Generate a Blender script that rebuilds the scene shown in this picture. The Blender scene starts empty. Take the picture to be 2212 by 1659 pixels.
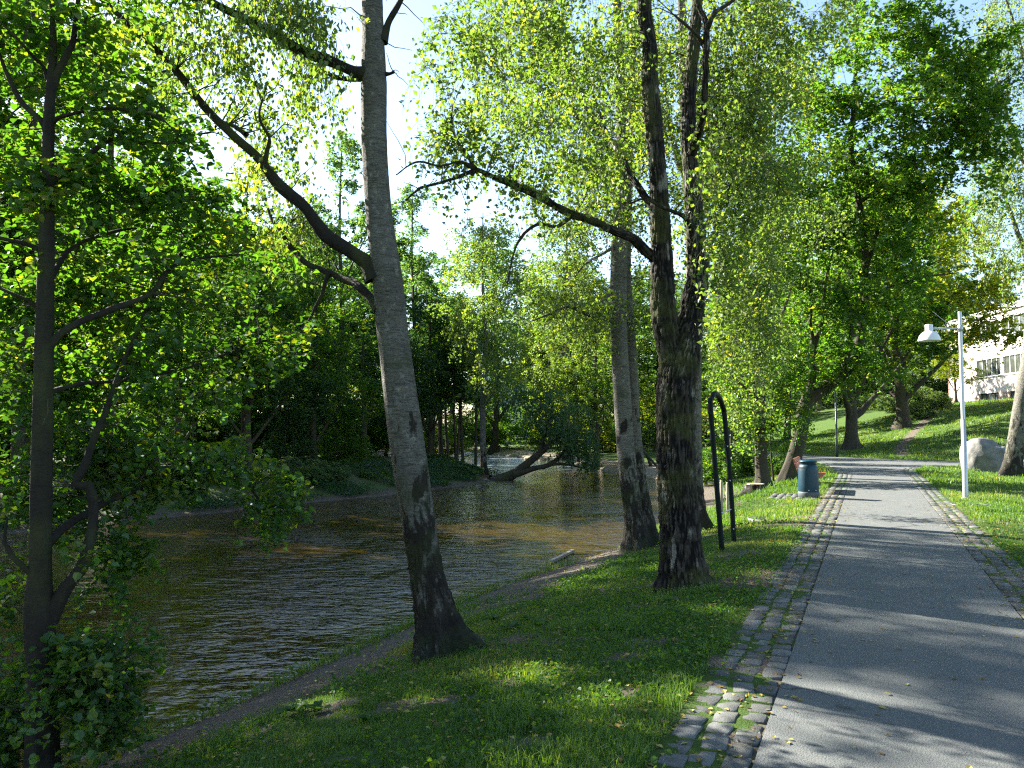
import bpy, math
import numpy as np
S = bpy.context.scene
COL = S.collection
RAD = math.radians

# ------------------------------------------------------------------ camera, sky, sun, exposure
FPX, CX, CY, PITCH, CAMH = 1703.0, 1106.0, 829.5, RAD(3.16), 1.6
cam = bpy.data.cameras.new('camera')
cam.sensor_width = 36.0
cam.lens = 36.0 * FPX / 2212.0
cam.clip_start, cam.clip_end = 0.05, 3000.0
camo = bpy.data.objects.new('camera', cam)
camo.location = (0, 0, CAMH)
camo.rotation_euler = (RAD(90) + PITCH, 0, 0)
COL.objects.link(camo)
S.camera = camo

SUN_EL, SUN_AZ = RAD(31), RAD(-52)          # azimuth clockwise from +Y
world = bpy.data.worlds.new('World')
S.world = world
world.use_nodes = True
wn = world.node_tree
sky = wn.nodes.new('ShaderNodeTexSky')
sky.sky_type = 'NISHITA'
sky.sun_disc = False
sky.sun_elevation = SUN_EL
sky.sun_rotation = SUN_AZ
sky.dust_density = 0.5
wn.links.new(sky.outputs[0], wn.nodes['Background'].inputs[0])
wn.nodes['Background'].inputs[1].default_value = 0.060
sl = bpy.data.lights.new('sun', 'SUN')
sl.energy = 5.0
sl.angle = RAD(0.53)
sl.color = (1.0, 0.94, 0.83)
so = bpy.data.objects.new('sun', sl)
sd = np.array([math.sin(SUN_AZ) * math.cos(SUN_EL), math.cos(SUN_AZ) * math.cos(SUN_EL), math.sin(SUN_EL)])
from mathutils import Vector
so.rotation_euler = Vector(sd).to_track_quat('Z', 'Y').to_euler()
so.location = (-20, 15, 25)
COL.objects.link(so)
S.view_settings.view_transform = 'Standard'
S.view_settings.look = 'None'
S.view_settings.gamma = 1.0
S.view_settings.exposure = 2.68
S.cycles.pixel_filter_type = 'BLACKMAN_HARRIS'
S.cycles.filter_width = 1.25
S.cycles.use_denoising = False      # keep leaf and grit detail, as film grain would
S.cycles.max_bounces = 7
S.cycles.diffuse_bounces = 3
S.cycles.glossy_bounces = 3
S.cycles.transmission_bounces = 5
S.cycles.sample_clamp_indirect = 6.0
S.cycles.caustics_reflective = False
S.cycles.caustics_refractive = False

# ------------------------------------------------------------------ numpy helpers
def _h(i, j, k, s):
    n = (i * 374761393 + j * 668265263 + k * 2147483647 + s * 974634777) & 0xFFFFFFFF
    n = ((n ^ (n >> 13)) * 1274126177) & 0xFFFFFFFF
    n = (n ^ (n >> 16)) & 0xFFFFFF
    return n / float(0xFFFFFF)

def noise(x, y, z=0.0, s=0):
    x = np.asarray(x, float); y = np.asarray(y, float); z = np.asarray(z, float) + 0 * x
    xi = np.floor(x).astype(np.int64); yi = np.floor(y).astype(np.int64); zi = np.floor(z).astype(np.int64)
    fx, fy, fz = x - xi, y - yi, z - zi
    fx = fx * fx * (3 - 2 * fx); fy = fy * fy * (3 - 2 * fy); fz = fz * fz * (3 - 2 * fz)
    r = 0
    for a in (0, 1):
        for b in (0, 1):
            for c in (0, 1):
                w = (fx if a else 1 - fx) * (fy if b else 1 - fy) * (fz if c else 1 - fz)
                r = r + w * _h(xi + a, yi + b, zi + c, s)
    return r

def sstep(a, b, x):
    t = np.clip((np.asarray(x, float) - a) / (b - a), 0, 1)
    return t * t * (3 - 2 * t)

def pldist(x, y, pl, closed=False):
    pl = np.asarray(pl, float)
    q = np.vstack([pl, pl[:1]]) if closed else pl
    best = np.full(np.shape(x), 1e9); sgn = np.zeros(np.shape(x))
    for a, b in zip(q[:-1], q[1:]):
        d = b - a; L = d @ d
        t = np.clip(((x - a[0]) * d[0] + (y - a[1]) * d[1]) / L, 0, 1)
        ex = x - a[0] - t * d[0]; ey = y - a[1] - t * d[1]
        dd = np.hypot(ex, ey)
        m = dd < best
        best = np.where(m, dd, best)
        sgn = np.where(m, np.sign(d[1] * (x - a[0]) - d[0] * (y - a[1])), sgn)   # + on the right of the direction
    return best, sgn

def inpoly(x, y, pl):
    pl = np.asarray(pl, float); n = len(pl); r = np.zeros(np.shape(x), bool)
    for i in range(n):
        x0, y0 = pl[i]; x1, y1 = pl[(i + 1) % n]
        if y0 == y1: continue
        c = ((y0 > y) != (y1 > y)) & (x < (x1 - x0) * (y - y0) / (y1 - y0) + x0)
        r ^= c
    return r

def catmull(P, step):
    P = np.asarray(P, float)
    if len(P) < 3:
        n = max(2, int(np.linalg.norm(P[-1, :3] - P[0, :3]) / step) + 1)
        t = np.linspace(0, 1, n)[:, None]
        return P[0] * (1 - t) + P[-1] * t
    Q = np.vstack([2 * P[0] - P[1], P, 2 * P[-1] - P[-2]])
    out = []
    for i in range(1, len(Q) - 2):
        n = max(1, int(np.linalg.norm(Q[i + 1, :3] - Q[i, :3]) / step))
        for k in range(n):
            t = k / n
            a, b, c, d = Q[i - 1], Q[i], Q[i + 1], Q[i + 2]
            out.append(0.5 * ((2 * b) + (c - a) * t + (2 * a - 5 * b + 4 * c - d) * t * t + (3 * b - a - 3 * c + d) * t ** 3))
    out.append(Q[-2])
    return np.array(out)

def at(px, py, Y):
    """the place in the world, Y metres ahead, that is seen at (px, py) of a 2212 px wide print"""
    cx = (px - CX) / FPX; cy = (CY - py) / FPX
    dy = math.cos(PITCH) - cy * math.sin(PITCH)
    dz = math.sin(PITCH) + cy * math.cos(PITCH)
    k = Y / dy
    return np.array([cx * k, Y, CAMH + dz * k])

def mesh(name, V, F, attrs=None, smooth=False):
    """F: list of int arrays (n x 3 or n x 4); attrs: name -> (domain, values)"""
    me = bpy.data.meshes.new(name)
    V = np.ascontiguousarray(V, np.float32)
    me.vertices.add(len(V)); me.vertices.foreach_set('co', V.ravel())
    F = [np.asarray(f, np.int32) for f in F if len(f)]
    idx = np.concatenate([f.ravel() for f in F])
    cnt = np.concatenate([np.full(len(f), f.shape[1], np.int32) for f in F])
    st = np.concatenate([[0], np.cumsum(cnt)[:-1]]).astype(np.int32)
    me.loops.add(len(idx)); me.loops.foreach_set('vertex_index', idx)
    me.polygons.add(len(cnt)); me.polygons.foreach_set('loop_start', st)
    try: me.polygons.foreach_set('loop_total', cnt)
    except Exception: pass
    me.polygons.foreach_set('use_smooth', np.full(len(cnt), smooth))
    for k, (dom, v) in (attrs or {}).items():
        a = me.attributes.new(k, 'FLOAT', dom); a.data.foreach_set('value', np.ascontiguousarray(v, np.float32))
    me.update(calc_edges=True)
    return me

def link(name, me, mat=None, parent=None, **props):
    o = bpy.data.objects.new(name, me)
    COL.objects.link(o)
    if mat is not None and me is not None and not me.materials: me.materials.append(mat)
    if parent is not None: o.parent = parent
    for k, v in props.items(): o[k] = v
    return o

def empty(name, loc, label, cat, group=None, rot=0, sc=1.0):
    o = bpy.data.objects.new(name, None)
    o.location = loc; o.rotation_euler = (0, 0, rot); o.scale = (sc, sc, sc) if np.isscalar(sc) else sc
    o.empty_display_size = 0.3
    COL.objects.link(o)
    o['label'] = label; o['category'] = cat
    if group: o['group'] = group
    return o

def tubes(P, R, sides, cap=True):
    """P n x k x 3, R n x k -> verts, quads (many thin tubes at once)"""
    P = np.asarray(P, float); R = np.asarray(R, float)
    n, k, _ = P.shape
    T = np.gradient(P, axis=1); T /= np.linalg.norm(T, axis=2, keepdims=True) + 1e-9
    m = P[:, -1] - P[:, 0]; m /= np.linalg.norm(m, axis=1, keepdims=True) + 1e-9
    ref = np.where(np.abs(m[:, 2:3]) > 0.8, np.array([[1.0, 0, 0]]), np.array([[0, 0, 1.0]]))[:, None, :]
    U = np.cross(T, ref); U /= np.linalg.norm(U, axis=2, keepdims=True) + 1e-9
    W = np.cross(T, U)
    a = np.arange(sides) * 2 * np.pi / sides
    V = P[:, :, None, :] + R[:, :, None, None] * (np.cos(a)[None, None, :, None] * U[:, :, None, :] + np.sin(a)[None, None, :, None] * W[:, :, None, :])
    base = (np.arange(n) * k * sides)[:, None, None] + (np.arange(k - 1) * sides)[None, :, None]
    j = np.arange(sides)[None, None, :]; j2 = (j + 1) % sides
    Q = np.stack([base + j, base + j2, base + sides + j2, base + sides + j], -1).reshape(-1, 4)
    return V.reshape(-1, 3), Q

class MB:
    def __init__(s): s.v = []; s.f = []; s.n = 0
    def add(s, V, F):
        s.v.append(np.asarray(V, float))
        for f in (F if isinstance(F, list) else [F]): s.f.append(np.asarray(f) + s.n)
        s.n += len(V)
    def box(s, c, d, rot=0, tilt=None):
        c = np.array(c, float); x, y, z = np.array(d, float) / 2
        V = np.array([[a * x, b * y, e * z] for e in (-1, 1) for b in (-1, 1) for a in (-1, 1)])
        if tilt is not None:
            ca, sa = math.cos(tilt), math.sin(tilt); V = V @ np.array([[1, 0, 0], [0, ca, -sa], [0, sa, ca]]).T
        ca, sa = math.cos(rot), math.sin(rot); V = V @ np.array([[ca, -sa, 0], [sa, ca, 0], [0, 0, 1]]).T
        s.add(V + c, np.array([[0, 2, 3, 1], [4, 5, 7, 6], [0, 1, 5, 4], [2, 6, 7, 3], [0, 4, 6, 2], [1, 3, 7, 5]]))
    def tube(s, P, R, sides=10, caps=True):
        P = np.asarray(P, float); R = np.full(len(P), R) if np.isscalar(R) else np.asarray(R, float)
        V, Q = tubes(P[None], R[None], sides)
        n0 = len(V); k = len(P)
        F = [Q]
        if caps:
            V = np.vstack([V, P[0], P[-1]]); j = np.arange(sides); j2 = (j + 1) % sides
            F.append(np.stack([np.full(sides, n0), j2, j], -1)); F.append(np.stack([np.full(sides, n0 + 1), (k - 1) * sides + j, (k - 1) * sides + j2], -1))
        s.add(V, F)
    def lathe(s, prof, sides=32, c=(0, 0, 0)):
        prof = np.asarray(prof, float); a = np.arange(sides) * 2 * np.pi / sides
        V = np.stack([prof[:, 0:1] * np.cos(a), prof[:, 0:1] * np.sin(a), np.repeat(prof[:, 1:2], sides, 1)], -1).reshape(-1, 3) + np.array(c)
        k = len(prof); j = np.arange(sides); j2 = (j + 1) % sides
        F = np.concatenate([np.stack([i * sides + j, i * sides + j2, (i + 1) * sides + j2, (i + 1) * sides + j], -1) for i in range(k - 1)])
        s.add(V, F)
    def mesh(s, name, smooth=False, attrs=None): return mesh(name, np.vstack(s.v), s.f, attrs, smooth)

# ------------------------------------------------------------------ materials
def newmat(name):
    m = bpy.data.materials.new(name); m.use_nodes = True
    nt = m.node_tree; nt.nodes.clear()
    out = nt.nodes.new('ShaderNodeOutputMaterial')
    return m, nt, out
def N(nt, t, **kw):
    n = nt.nodes.new(t)
    for k, v in kw.items():
        if k in ('inp',):
            for a, b in v.items():
                if hasattr(b, 'is_output') or isinstance(b, bpy.types.NodeSocket): nt.links.new(b, n.inputs[a])
                else: n.inputs[a].default_value = b
        else: setattr(n, k, v)
    return n
def ramp(nt, fac, stops):
    n = nt.nodes.new('ShaderNodeValToRGB'); nt.links.new(fac, n.inputs[0]); e = n.color_ramp.elements
    while len(e) < len(stops): e.new(0.5)
    for i, (p, c) in enumerate(stops):
        e[i].position = p; e[i].color = (c, c, c, 1) if np.isscalar(c) else (*c, 1)
    return n.outputs[0]
def mixc(nt, f, a, b, bt='MIX'):
    n = nt.nodes.new('ShaderNodeMix'); n.data_type = 'RGBA'; n.blend_type = bt
    for s, v in ((0, f), (6, a), (7, b)):
        if isinstance(v, bpy.types.NodeSocket): nt.links.new(v, n.inputs[s])
        elif s == 0: n.inputs[0].default_value = v
        else: n.inputs[s].default_value = (*v, 1)
    return n.outputs[2]
def math_(nt, op, a, b=0.0, c=None):
    n = nt.nodes.new('ShaderNodeMath'); n.operation = op
    for i, v in enumerate((a, b) if c is None else (a, b, c)):
        if isinstance(v, bpy.types.NodeSocket): nt.links.new(v, n.inputs[i])
        else: n.inputs[i].default_value = v
    return n.outputs[0]
def tex(nt, vec, scale, detail=4, rough=0.6, dist=0.0, t='ShaderNodeTexNoise'):
    n = nt.nodes.new(t); n.inputs['Scale'].default_value = scale
    if t == 'ShaderNodeTexNoise':
        n.inputs['Detail'].default_value = detail; n.inputs['Roughness'].default_value = rough; n.inputs['Distortion'].default_value = dist
    nt.links.new(vec, n.inputs['Vector']); return n.outputs[0]
def mapping(nt, vec, scale=(1, 1, 1), rot=(0, 0, 0)):
    n = nt.nodes.new('ShaderNodeMapping'); n.inputs['Scale'].default_value = scale; n.inputs['Rotation'].default_value = rot
    nt.links.new(vec, n.inputs[0]); return n.outputs[0]
def pos(nt): return nt.nodes.new('ShaderNodeNewGeometry').outputs['Position']
def objco(nt): return nt.nodes.new('ShaderNodeTexCoord').outputs['Object']
def attr(nt, name):
    n = nt.nodes.new('ShaderNodeAttribute'); n.attribute_name = name; return n.outputs['Fac']
def pbr(nt, out, col, rough=0.8, metal=0.0, bump=None, bdist=0.01, bstr=1.0, spec=0.5):
    p = nt.nodes.new('ShaderNodeBsdfPrincipled')
    for k, v in (('Base Color', col), ('Roughness', rough), ('Metallic', metal)):
        if isinstance(v, bpy.types.NodeSocket): nt.links.new(v, p.inputs[k])
        else: p.inputs[k].default_value = (*v, 1) if k == 'Base Color' else v
    p.inputs['Specular IOR Level'].default_value = spec
    if bump is not None:
        b = nt.nodes.new('ShaderNodeBump'); b.inputs['Distance'].default_value = bdist; b.inputs['Strength'].default_value = bstr
        nt.links.new(bump, b.inputs['Height']); nt.links.new(b.outputs[0], p.inputs['Normal'])
    nt.links.new(p.outputs[0], out.inputs[0]); return p

def leafmat(name, dark, mid, yellow, ty=0.96, trans=0.5, tcol=None, gloss=0.035):
    m, nt, out = newmat(name)
    r = attr(nt, 'rnd')
    c = ramp(nt, r, [(0.0, dark), (0.62, mid), (ty, tuple(0.5 * (a + b) for a, b in zip(mid, yellow))), (min(1.0, ty + 0.03), yellow)])
    d = N(nt, 'ShaderNodeBsdfDiffuse', inp={'Color': c})
    tc = mixc(nt, 1.0, c, tcol or (2.6, 2.3, 0.7), 'MULTIPLY')
    t = N(nt, 'ShaderNodeBsdfTranslucent', inp={'Color': tc})
    a = N(nt, 'ShaderNodeMixShader', inp={0: trans, 1: d.outputs[0], 2: t.outputs[0]})
    g = N(nt, 'ShaderNodeBsdfGlossy', inp={'Color': (0.8, 0.9, 1.0, 1), 'Roughness': 0.5})
    b = N(nt, 'ShaderNodeMixShader', inp={0: gloss, 1: a.outputs[0], 2: g.outputs[0]})
    nt.links.new(b.outputs[0], out.inputs[0]); return m

M = {}
M['leaf_alder'] = leafmat('leaf_alder', (0.020, 0.055, 0.012), (0.045, 0.105, 0.014), (0.22, 0.19, 0.02), 0.99, 0.50, (2.35, 2.45, 0.6), 0.025)
M['leaf_birch'] = leafmat('leaf_birch', (0.050, 0.085, 0.020), (0.085, 0.130, 0.028), (0.28, 0.24, 0.03), 0.98, 0.56, (2.2, 2.4, 0.8), 0.03)
M['leaf_maple'] = leafmat('leaf_maple', (0.026, 0.068, 0.014), (0.055, 0.120, 0.018), (0.22, 0.20, 0.03), 0.985, 0.55, (2.45, 2.5, 0.65), 0.02)
M['leaf_yellowing'] = leafmat('leaf_yellowing', (0.050, 0.100, 0.018), (0.110, 0.160, 0.022), (0.30, 0.26, 0.03), 0.93, 0.58, (2.8, 2.5, 0.6), 0.02)
M['leaf_ash'] = leafmat('leaf_ash', (0.035, 0.080, 0.030), (0.060, 0.120, 0.038), (0.15, 0.17, 0.04), 0.97, 0.58, (2.6, 2.5, 1.1), 0.02)
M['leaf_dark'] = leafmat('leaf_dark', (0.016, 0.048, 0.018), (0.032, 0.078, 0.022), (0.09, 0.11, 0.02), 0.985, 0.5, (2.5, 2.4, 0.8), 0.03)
M['leaf_shrub'] = leafmat('leaf_shrub', (0.040, 0.085, 0.030), (0.075, 0.135, 0.045), (0.16, 0.18, 0.06), 0.95, 0.4)
M['grass'] = leafmat('grass_blade', (0.032, 0.082, 0.012), (0.080, 0.155, 0.020), (0.30, 0.25, 0.09), 0.90, 0.4, (2.2, 2.0, 0.6), 0.03)
M['litter'] = leafmat('fallen_leaf', (0.10, 0.055, 0.02), (0.30, 0.22, 0.05), (0.40, 0.34, 0.10), 0.8, 0.25, (1.2, 1.1, 0.8), 0.03)

def barkmat(name, kind):
    m, nt, out = newmat(name)
    p = objco(nt); h = attr(nt, 'hgt'); cav = attr(nt, 'cav')
    big = tex(nt, mapping(nt, p, (1, 1, 0.5)), 3.0, 5)
    fine = tex(nt, mapping(nt, p, (1, 1, 0.35)), 38.0, 6, 0.7)
    if kind in ('birch', 'birch_grey'):
        band = tex(nt, mapping(nt, p, (5.0, 5.0, 48.0)), 1.0, 8, 0.75, 2.6)
        band2 = tex(nt, mapping(nt, p, (5.0, 5.0, 90.0)), 1.3, 3, 0.6, 0.2)
        w0, w1 = ((0.22, 0.21, 0.175), (0.085, 0.082, 0.065)) if kind == 'birch' else ((0.185, 0.180, 0.158), (0.055, 0.054, 0.045))
        base = mixc(nt, big, w1, w0)
        base = mixc(nt, ramp(nt, band, [(0.42, 0.8), (0.52, 0.0)]), base, (0.03, 0.028, 0.024))
        lich = tex(nt, p, 14.0, 6, 0.7)
        base = mixc(nt, ramp(nt, lich, [(0.56, 0.0), (0.68, 0.7)]), base, tuple(1.5 * q for q in w0))
        base = mixc(nt, ramp(nt, lich, [(0.30, 0.7), (0.42, 0.0)]), base, tuple(0.5 * q for q in w1))
        base = mixc(nt, ramp(nt, band2, [(0.32, 0.6), (0.42, 0.0)]), base, (0.09, 0.078, 0.065))
        blotch = tex(nt, mapping(nt, p, (1, 1, 0.42)), 6.5, 6, 0.65, 0.5)
        lo = ramp(nt, math_(nt, 'ADD', blotch, math_(nt, 'MULTIPLY', h, -0.10)), [(0.37, 0.0), (0.43, 1.0)])
        base = mixc(nt, lo, base, (0.018, 0.015, 0.012))
        base = mixc(nt, ramp(nt, cav, [(0.25, 1.0), (0.6, 0.0)]), base, (0.03, 0.025, 0.02))
        moss = ramp(nt, math_(nt, 'SUBTRACT', tex(nt, p, 2.3, 6, 0.7), math_(nt, 'MULTIPLY', h, 0.04)), [(0.44, 0.0), (0.60, 0.6)])
        base = mixc(nt, moss, base, (0.035, 0.05, 0.014))
    elif kind == 'rough':
        base = mixc(nt, fine, (0.018, 0.015, 0.012), (0.080, 0.070, 0.055))
        base = mixc(nt, ramp(nt, cav, [(0.35, 1.0), (0.80, 0.0)]), base, (0.005, 0.004, 0.0035))
        moss = ramp(nt, tex(nt, p, 2.0, 5), [(0.48, 0.0), (0.62, 0.6)])
        base = mixc(nt, moss, base, (0.07, 0.08, 0.022))
        pale = ramp(nt, tex(nt, mapping(nt, p, (1, 1, 0.3)), 9.0, 4), [(0.60, 0.0), (0.68, 0.7)])
        base = mixc(nt, pale, base, (0.26, 0.24, 0.20))
    else:
        base = mixc(nt, fine, (0.020, 0.017, 0.013), (0.075, 0.064, 0.048)) if kind != 'black' else mixc(nt, fine, (0.008, 0.007, 0.006), (0.030, 0.026, 0.021))
        moss = ramp(nt, big, [(0.46, 0.0), (0.64, 0.6)])
        base = mixc(nt, moss, base, (0.055, 0.065, 0.02))
    pbr(nt, out, base, 0.9, bump=math_(nt, 'ADD', fine, math_(nt, 'MULTIPLY', tex(nt, mapping(nt, p, (1, 1, 0.6 if kind == 'rough' else 3.0)), 16.0, 5, 0.7), 1.3)), bdist=0.02, bstr=1.0, spec=0.25)
    return m
for k in ('birch', 'birch_grey', 'rough', 'smooth', 'black'): M['bark_' + k] = barkmat('bark_' + k, k)

def ground_mat():
    m, nt, out = newmat('park_ground')
    p = pos(nt)
    n1 = tex(nt, p, 0.55, 5); n2 = tex(nt, p, 6.0, 5, 0.7); n3 = tex(nt, p, 60.0, 4, 0.7)
    g = mixc(nt, n1, (0.040, 0.085, 0.014), (0.078, 0.140, 0.020))
    g = mixc(nt, ramp(nt, n2, [(0.35, 0.0), (0.7, 0.6)]), g, (0.055, 0.075, 0.018))
    g = mixc(nt, math_(nt, 'MULTIPLY', n3, 0.7), g, (0.028, 0.055, 0.010))
    so_ = mixc(nt, n3, (0.045, 0.036, 0.027), (0.165, 0.140, 0.110))
    so_ = mixc(nt, ramp(nt, n2, [(0.45, 0.0), (0.7, 0.5)]), so_, (0.075, 0.060, 0.045))
    sa = mixc(nt, n3, (0.17, 0.135, 0.095), (0.33, 0.28, 0.21))
    gr = mixc(nt, n3, (0.14, 0.13, 0.115), (0.30, 0.28, 0.25))
    d = math_(nt, 'ADD', attr(nt, 'dirt'), math_(nt, 'MULTIPLY', math_(nt, 'SUBTRACT', n2, 0.5), 0.9))
    c = mixc(nt, ramp(nt, d, [(0.40, 0.0), (0.58, 1.0)]), g, so_)
    c = mixc(nt, ramp(nt, math_(nt, 'ADD', attr(nt, 'sand'), math_(nt, 'MULTIPLY', math_(nt, 'SUBTRACT', n2, 0.5), 0.6)), [(0.40, 0.0), (0.6, 1.0)]), c, sa)
    c = mixc(nt, ramp(nt, attr(nt, 'gravel'), [(0.4, 0.0), (0.6, 1.0)]), c, gr)
    pbr(nt, out, c, 0.95, bump=math_(nt, 'ADD', n3, n2), bdist=0.03, bstr=0.8, spec=0.15)
    return m
M['ground'] = ground_mat()

def asphalt_mat():
    m, nt, out = newmat('asphalt')
    p = pos(nt)
    f = tex(nt, p, 150.0, 4, 0.8); v = N(nt, 'ShaderNodeTexVoronoi', inp={'Scale': 95.0, 'Vector': p}).outputs['Distance']
    b = tex(nt, p, 1.3, 5, 0.6); st = tex(nt, mapping(nt, p, (1, 0.4, 1), (0, 0, -0.42)), 5.0, 5, 0.65)
    c = mixc(nt, f, (0.036, 0.043, 0.042), (0.142, 0.152, 0.145))
    c = mixc(nt, ramp(nt, v, [(0.0, 0.75), (0.28, 0.0)]), c, (0.28, 0.27, 0.25))
    c = mixc(nt, ramp(nt, b, [(0.35, 0.35), (0.65, 0.0)]), c, (0.075, 0.078, 0.08))
    c = mixc(nt, ramp(nt, st, [(0.5, 0.0), (0.72, 0.35)]), c, (0.17, 0.165, 0.15))
    w = tex(nt, p, 2.2, 5, 0.6)
    cr = N(nt, 'ShaderNodeTexVoronoi', feature='DISTANCE_TO_EDGE', inp={'Scale': 0.33})
    mv = N(nt, 'ShaderNodeVectorMath', operation='ADD'); nt.links.new(p, mv.inputs[0])
    nn = nt.nodes.new('ShaderNodeTexNoise'); nn.inputs['Scale'].default_value = 1.7; nt.links.new(p, nn.inputs['Vector']); nt.links.new(nn.outputs['Color'], mv.inputs[1])
    nt.links.new(mv.outputs[0], cr.inputs['Vector'])
    crk = math_(nt, 'MULTIPLY', ramp(nt, cr.outputs['Distance'], [(0.0, 1.0), (0.0045, 0.0)]), ramp(nt, w, [(0.50, 0.0), (0.56, 0.8)]))
    c = mixc(nt, crk, c, (0.02, 0.02, 0.02))
    pbr(nt, out, c, 0.82, bump=math_(nt, 'SUBTRACT', math_(nt, 'ADD', f, math_(nt, 'MULTIPLY', v, -0.7)), math_(nt, 'MULTIPLY', crk, 3.0)), bdist=0.004, bstr=1.0, spec=0.35)
    return m
M['asphalt'] = asphalt_mat()

def stone_mat(name, c0, c1, c2, sc=1.0, rough=0.75, objrand=0.35):
    m, nt, out = newmat(name)
    p = objco(nt)
    r = nt.nodes.new('ShaderNodeObjectInfo').outputs['Random']
    mv = N(nt, 'ShaderNodeVectorMath', operation='ADD'); nt.links.new(p, mv.inputs[0]); nt.links.new(r, mv.inputs[1])
    p = mv.outputs[0]
    f = tex(nt, p, 120.0 * sc, 3, 0.7); b = tex(nt, p, 9.0 * sc, 5, 0.6)
    c = mixc(nt, f, c0, c1)
    c = mixc(nt, ramp(nt, b, [(0.42, 0.0), (0.66, 0.7)]), c, c2)
    c = mixc(nt, math_(nt, 'MULTIPLY', r, objrand), c, tuple(0.45 * x for x in c0))
    pbr(nt, out, c, rough, bump=math_(nt, 'ADD', math_(nt, 'MULTIPLY', f, 0.4), b), bdist=0.02 / sc, bstr=0.6, spec=0.3)
    return m
M['cobble'] = stone_mat('granite_sett', (0.085, 0.092, 0.090), (0.175, 0.182, 0.175), (0.075, 0.070, 0.055), 1.0, 0.8, 0.7)
M['boulder'] = stone_mat('boulder_granite', (0.13, 0.13, 0.125), (0.24, 0.235, 0.225), (0.07, 0.072, 0.058), 0.35, 0.9, 0.0)
M['rock'] = stone_mat('bank_rock', (0.09, 0.085, 0.075), (0.20, 0.185, 0.165), (0.05, 0.055, 0.03), 0.6, 0.85, 0.5)

def plain(name, col, rough=0.6, metal=0.0, var=0.25, sc=12.0, bd=0.002, spec=0.5):
    m, nt, out = newmat(name)
    n = tex(nt, objco(nt), sc, 5, 0.65)
    c = mixc(nt, n, tuple(x * (1 - var) for x in col), tuple(min(1, x * (1 + var)) for x in col))
    pbr(nt, out, c, rough, metal, bump=n, bdist=bd, bstr=0.5, spec=spec)
    return m
M['galv'] = plain('galvanised_steel', (0.42, 0.44, 0.46), 0.42, 0.55, 0.10)
M['lampshade'] = plain('pale_enamel', (0.66, 0.67, 0.68), 0.35, 0.0, 0.04)
M['green_paint'] = plain('dark_green_paint', (0.004, 0.010, 0.009), 0.6, 0.0, 0.35, spec=0.12)
M['pole_paint'] = plain('dark_pole_paint', (0.012, 0.028, 0.030), 0.5, 0.0, 0.2)
M['iron'] = plain('cast_iron', (0.085, 0.085, 0.085), 0.6, 0.4, 0.3, 40)
M['concrete'] = plain('concrete', (0.30, 0.29, 0.27), 0.9, 0, 0.2, 10)
M['rotwood'] = plain('weathered_wood', (0.30, 0.26, 0.20), 0.9, 0, 0.3, 20)
M['stump_top'] = plain('cut_wood', (0.42, 0.34, 0.22), 0.9, 0, 0.25, 25)
M['white_paint'] = plain('white_paint', (0.72, 0.73, 0.72), 0.6, 0, 0.05)
M['frame_grey'] = plain('window_frame_paint', (0.55, 0.57, 0.55), 0.6, 0, 0.05)
M['dark_door'] = plain('dark_blue_door', (0.03, 0.05, 0.06), 0.5, 0, 0.15)
M['roofing'] = plain('roofing_felt', (0.10, 0.10, 0.10), 0.9)
M['mortar'] = plain('joint_soil', (0.085, 0.075, 0.050), 0.95, 0, 0.5, 30, 0.01, 0.15)

def binmat():
    m, nt, out = newmat('bin_plastic')
    p = objco(nt); n = tex(nt, p, 7.0, 6, 0.65); n2 = tex(nt, mapping(nt, p, (1, 1, 0.25)), 22.0, 5, 0.7)
    c = mixc(nt, n, (0.003, 0.024, 0.042), (0.006, 0.040, 0.064))
    c = mixc(nt, ramp(nt, n2, [(0.58, 0.0), (0.72, 0.45)]), c, (0.03, 0.07, 0.09))
    pbr(nt, out, c, 0.45, bump=n2, bdist=0.001, bstr=0.4, spec=0.3)
    return m
M['bin'] = binmat()
def benchmat():
    m, nt, out = newmat('red_brown_stained_wood')
    p = objco(nt); n = tex(nt, mapping(nt, p, (2, 30, 30)), 2.0, 5)
    c = mixc(nt, n, (0.24, 0.065, 0.028), (0.42, 0.14, 0.065))
    pbr(nt, out, c, 0.6, bump=n, bdist=0.002)
    return m
M['bench'] = benchmat()

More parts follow.
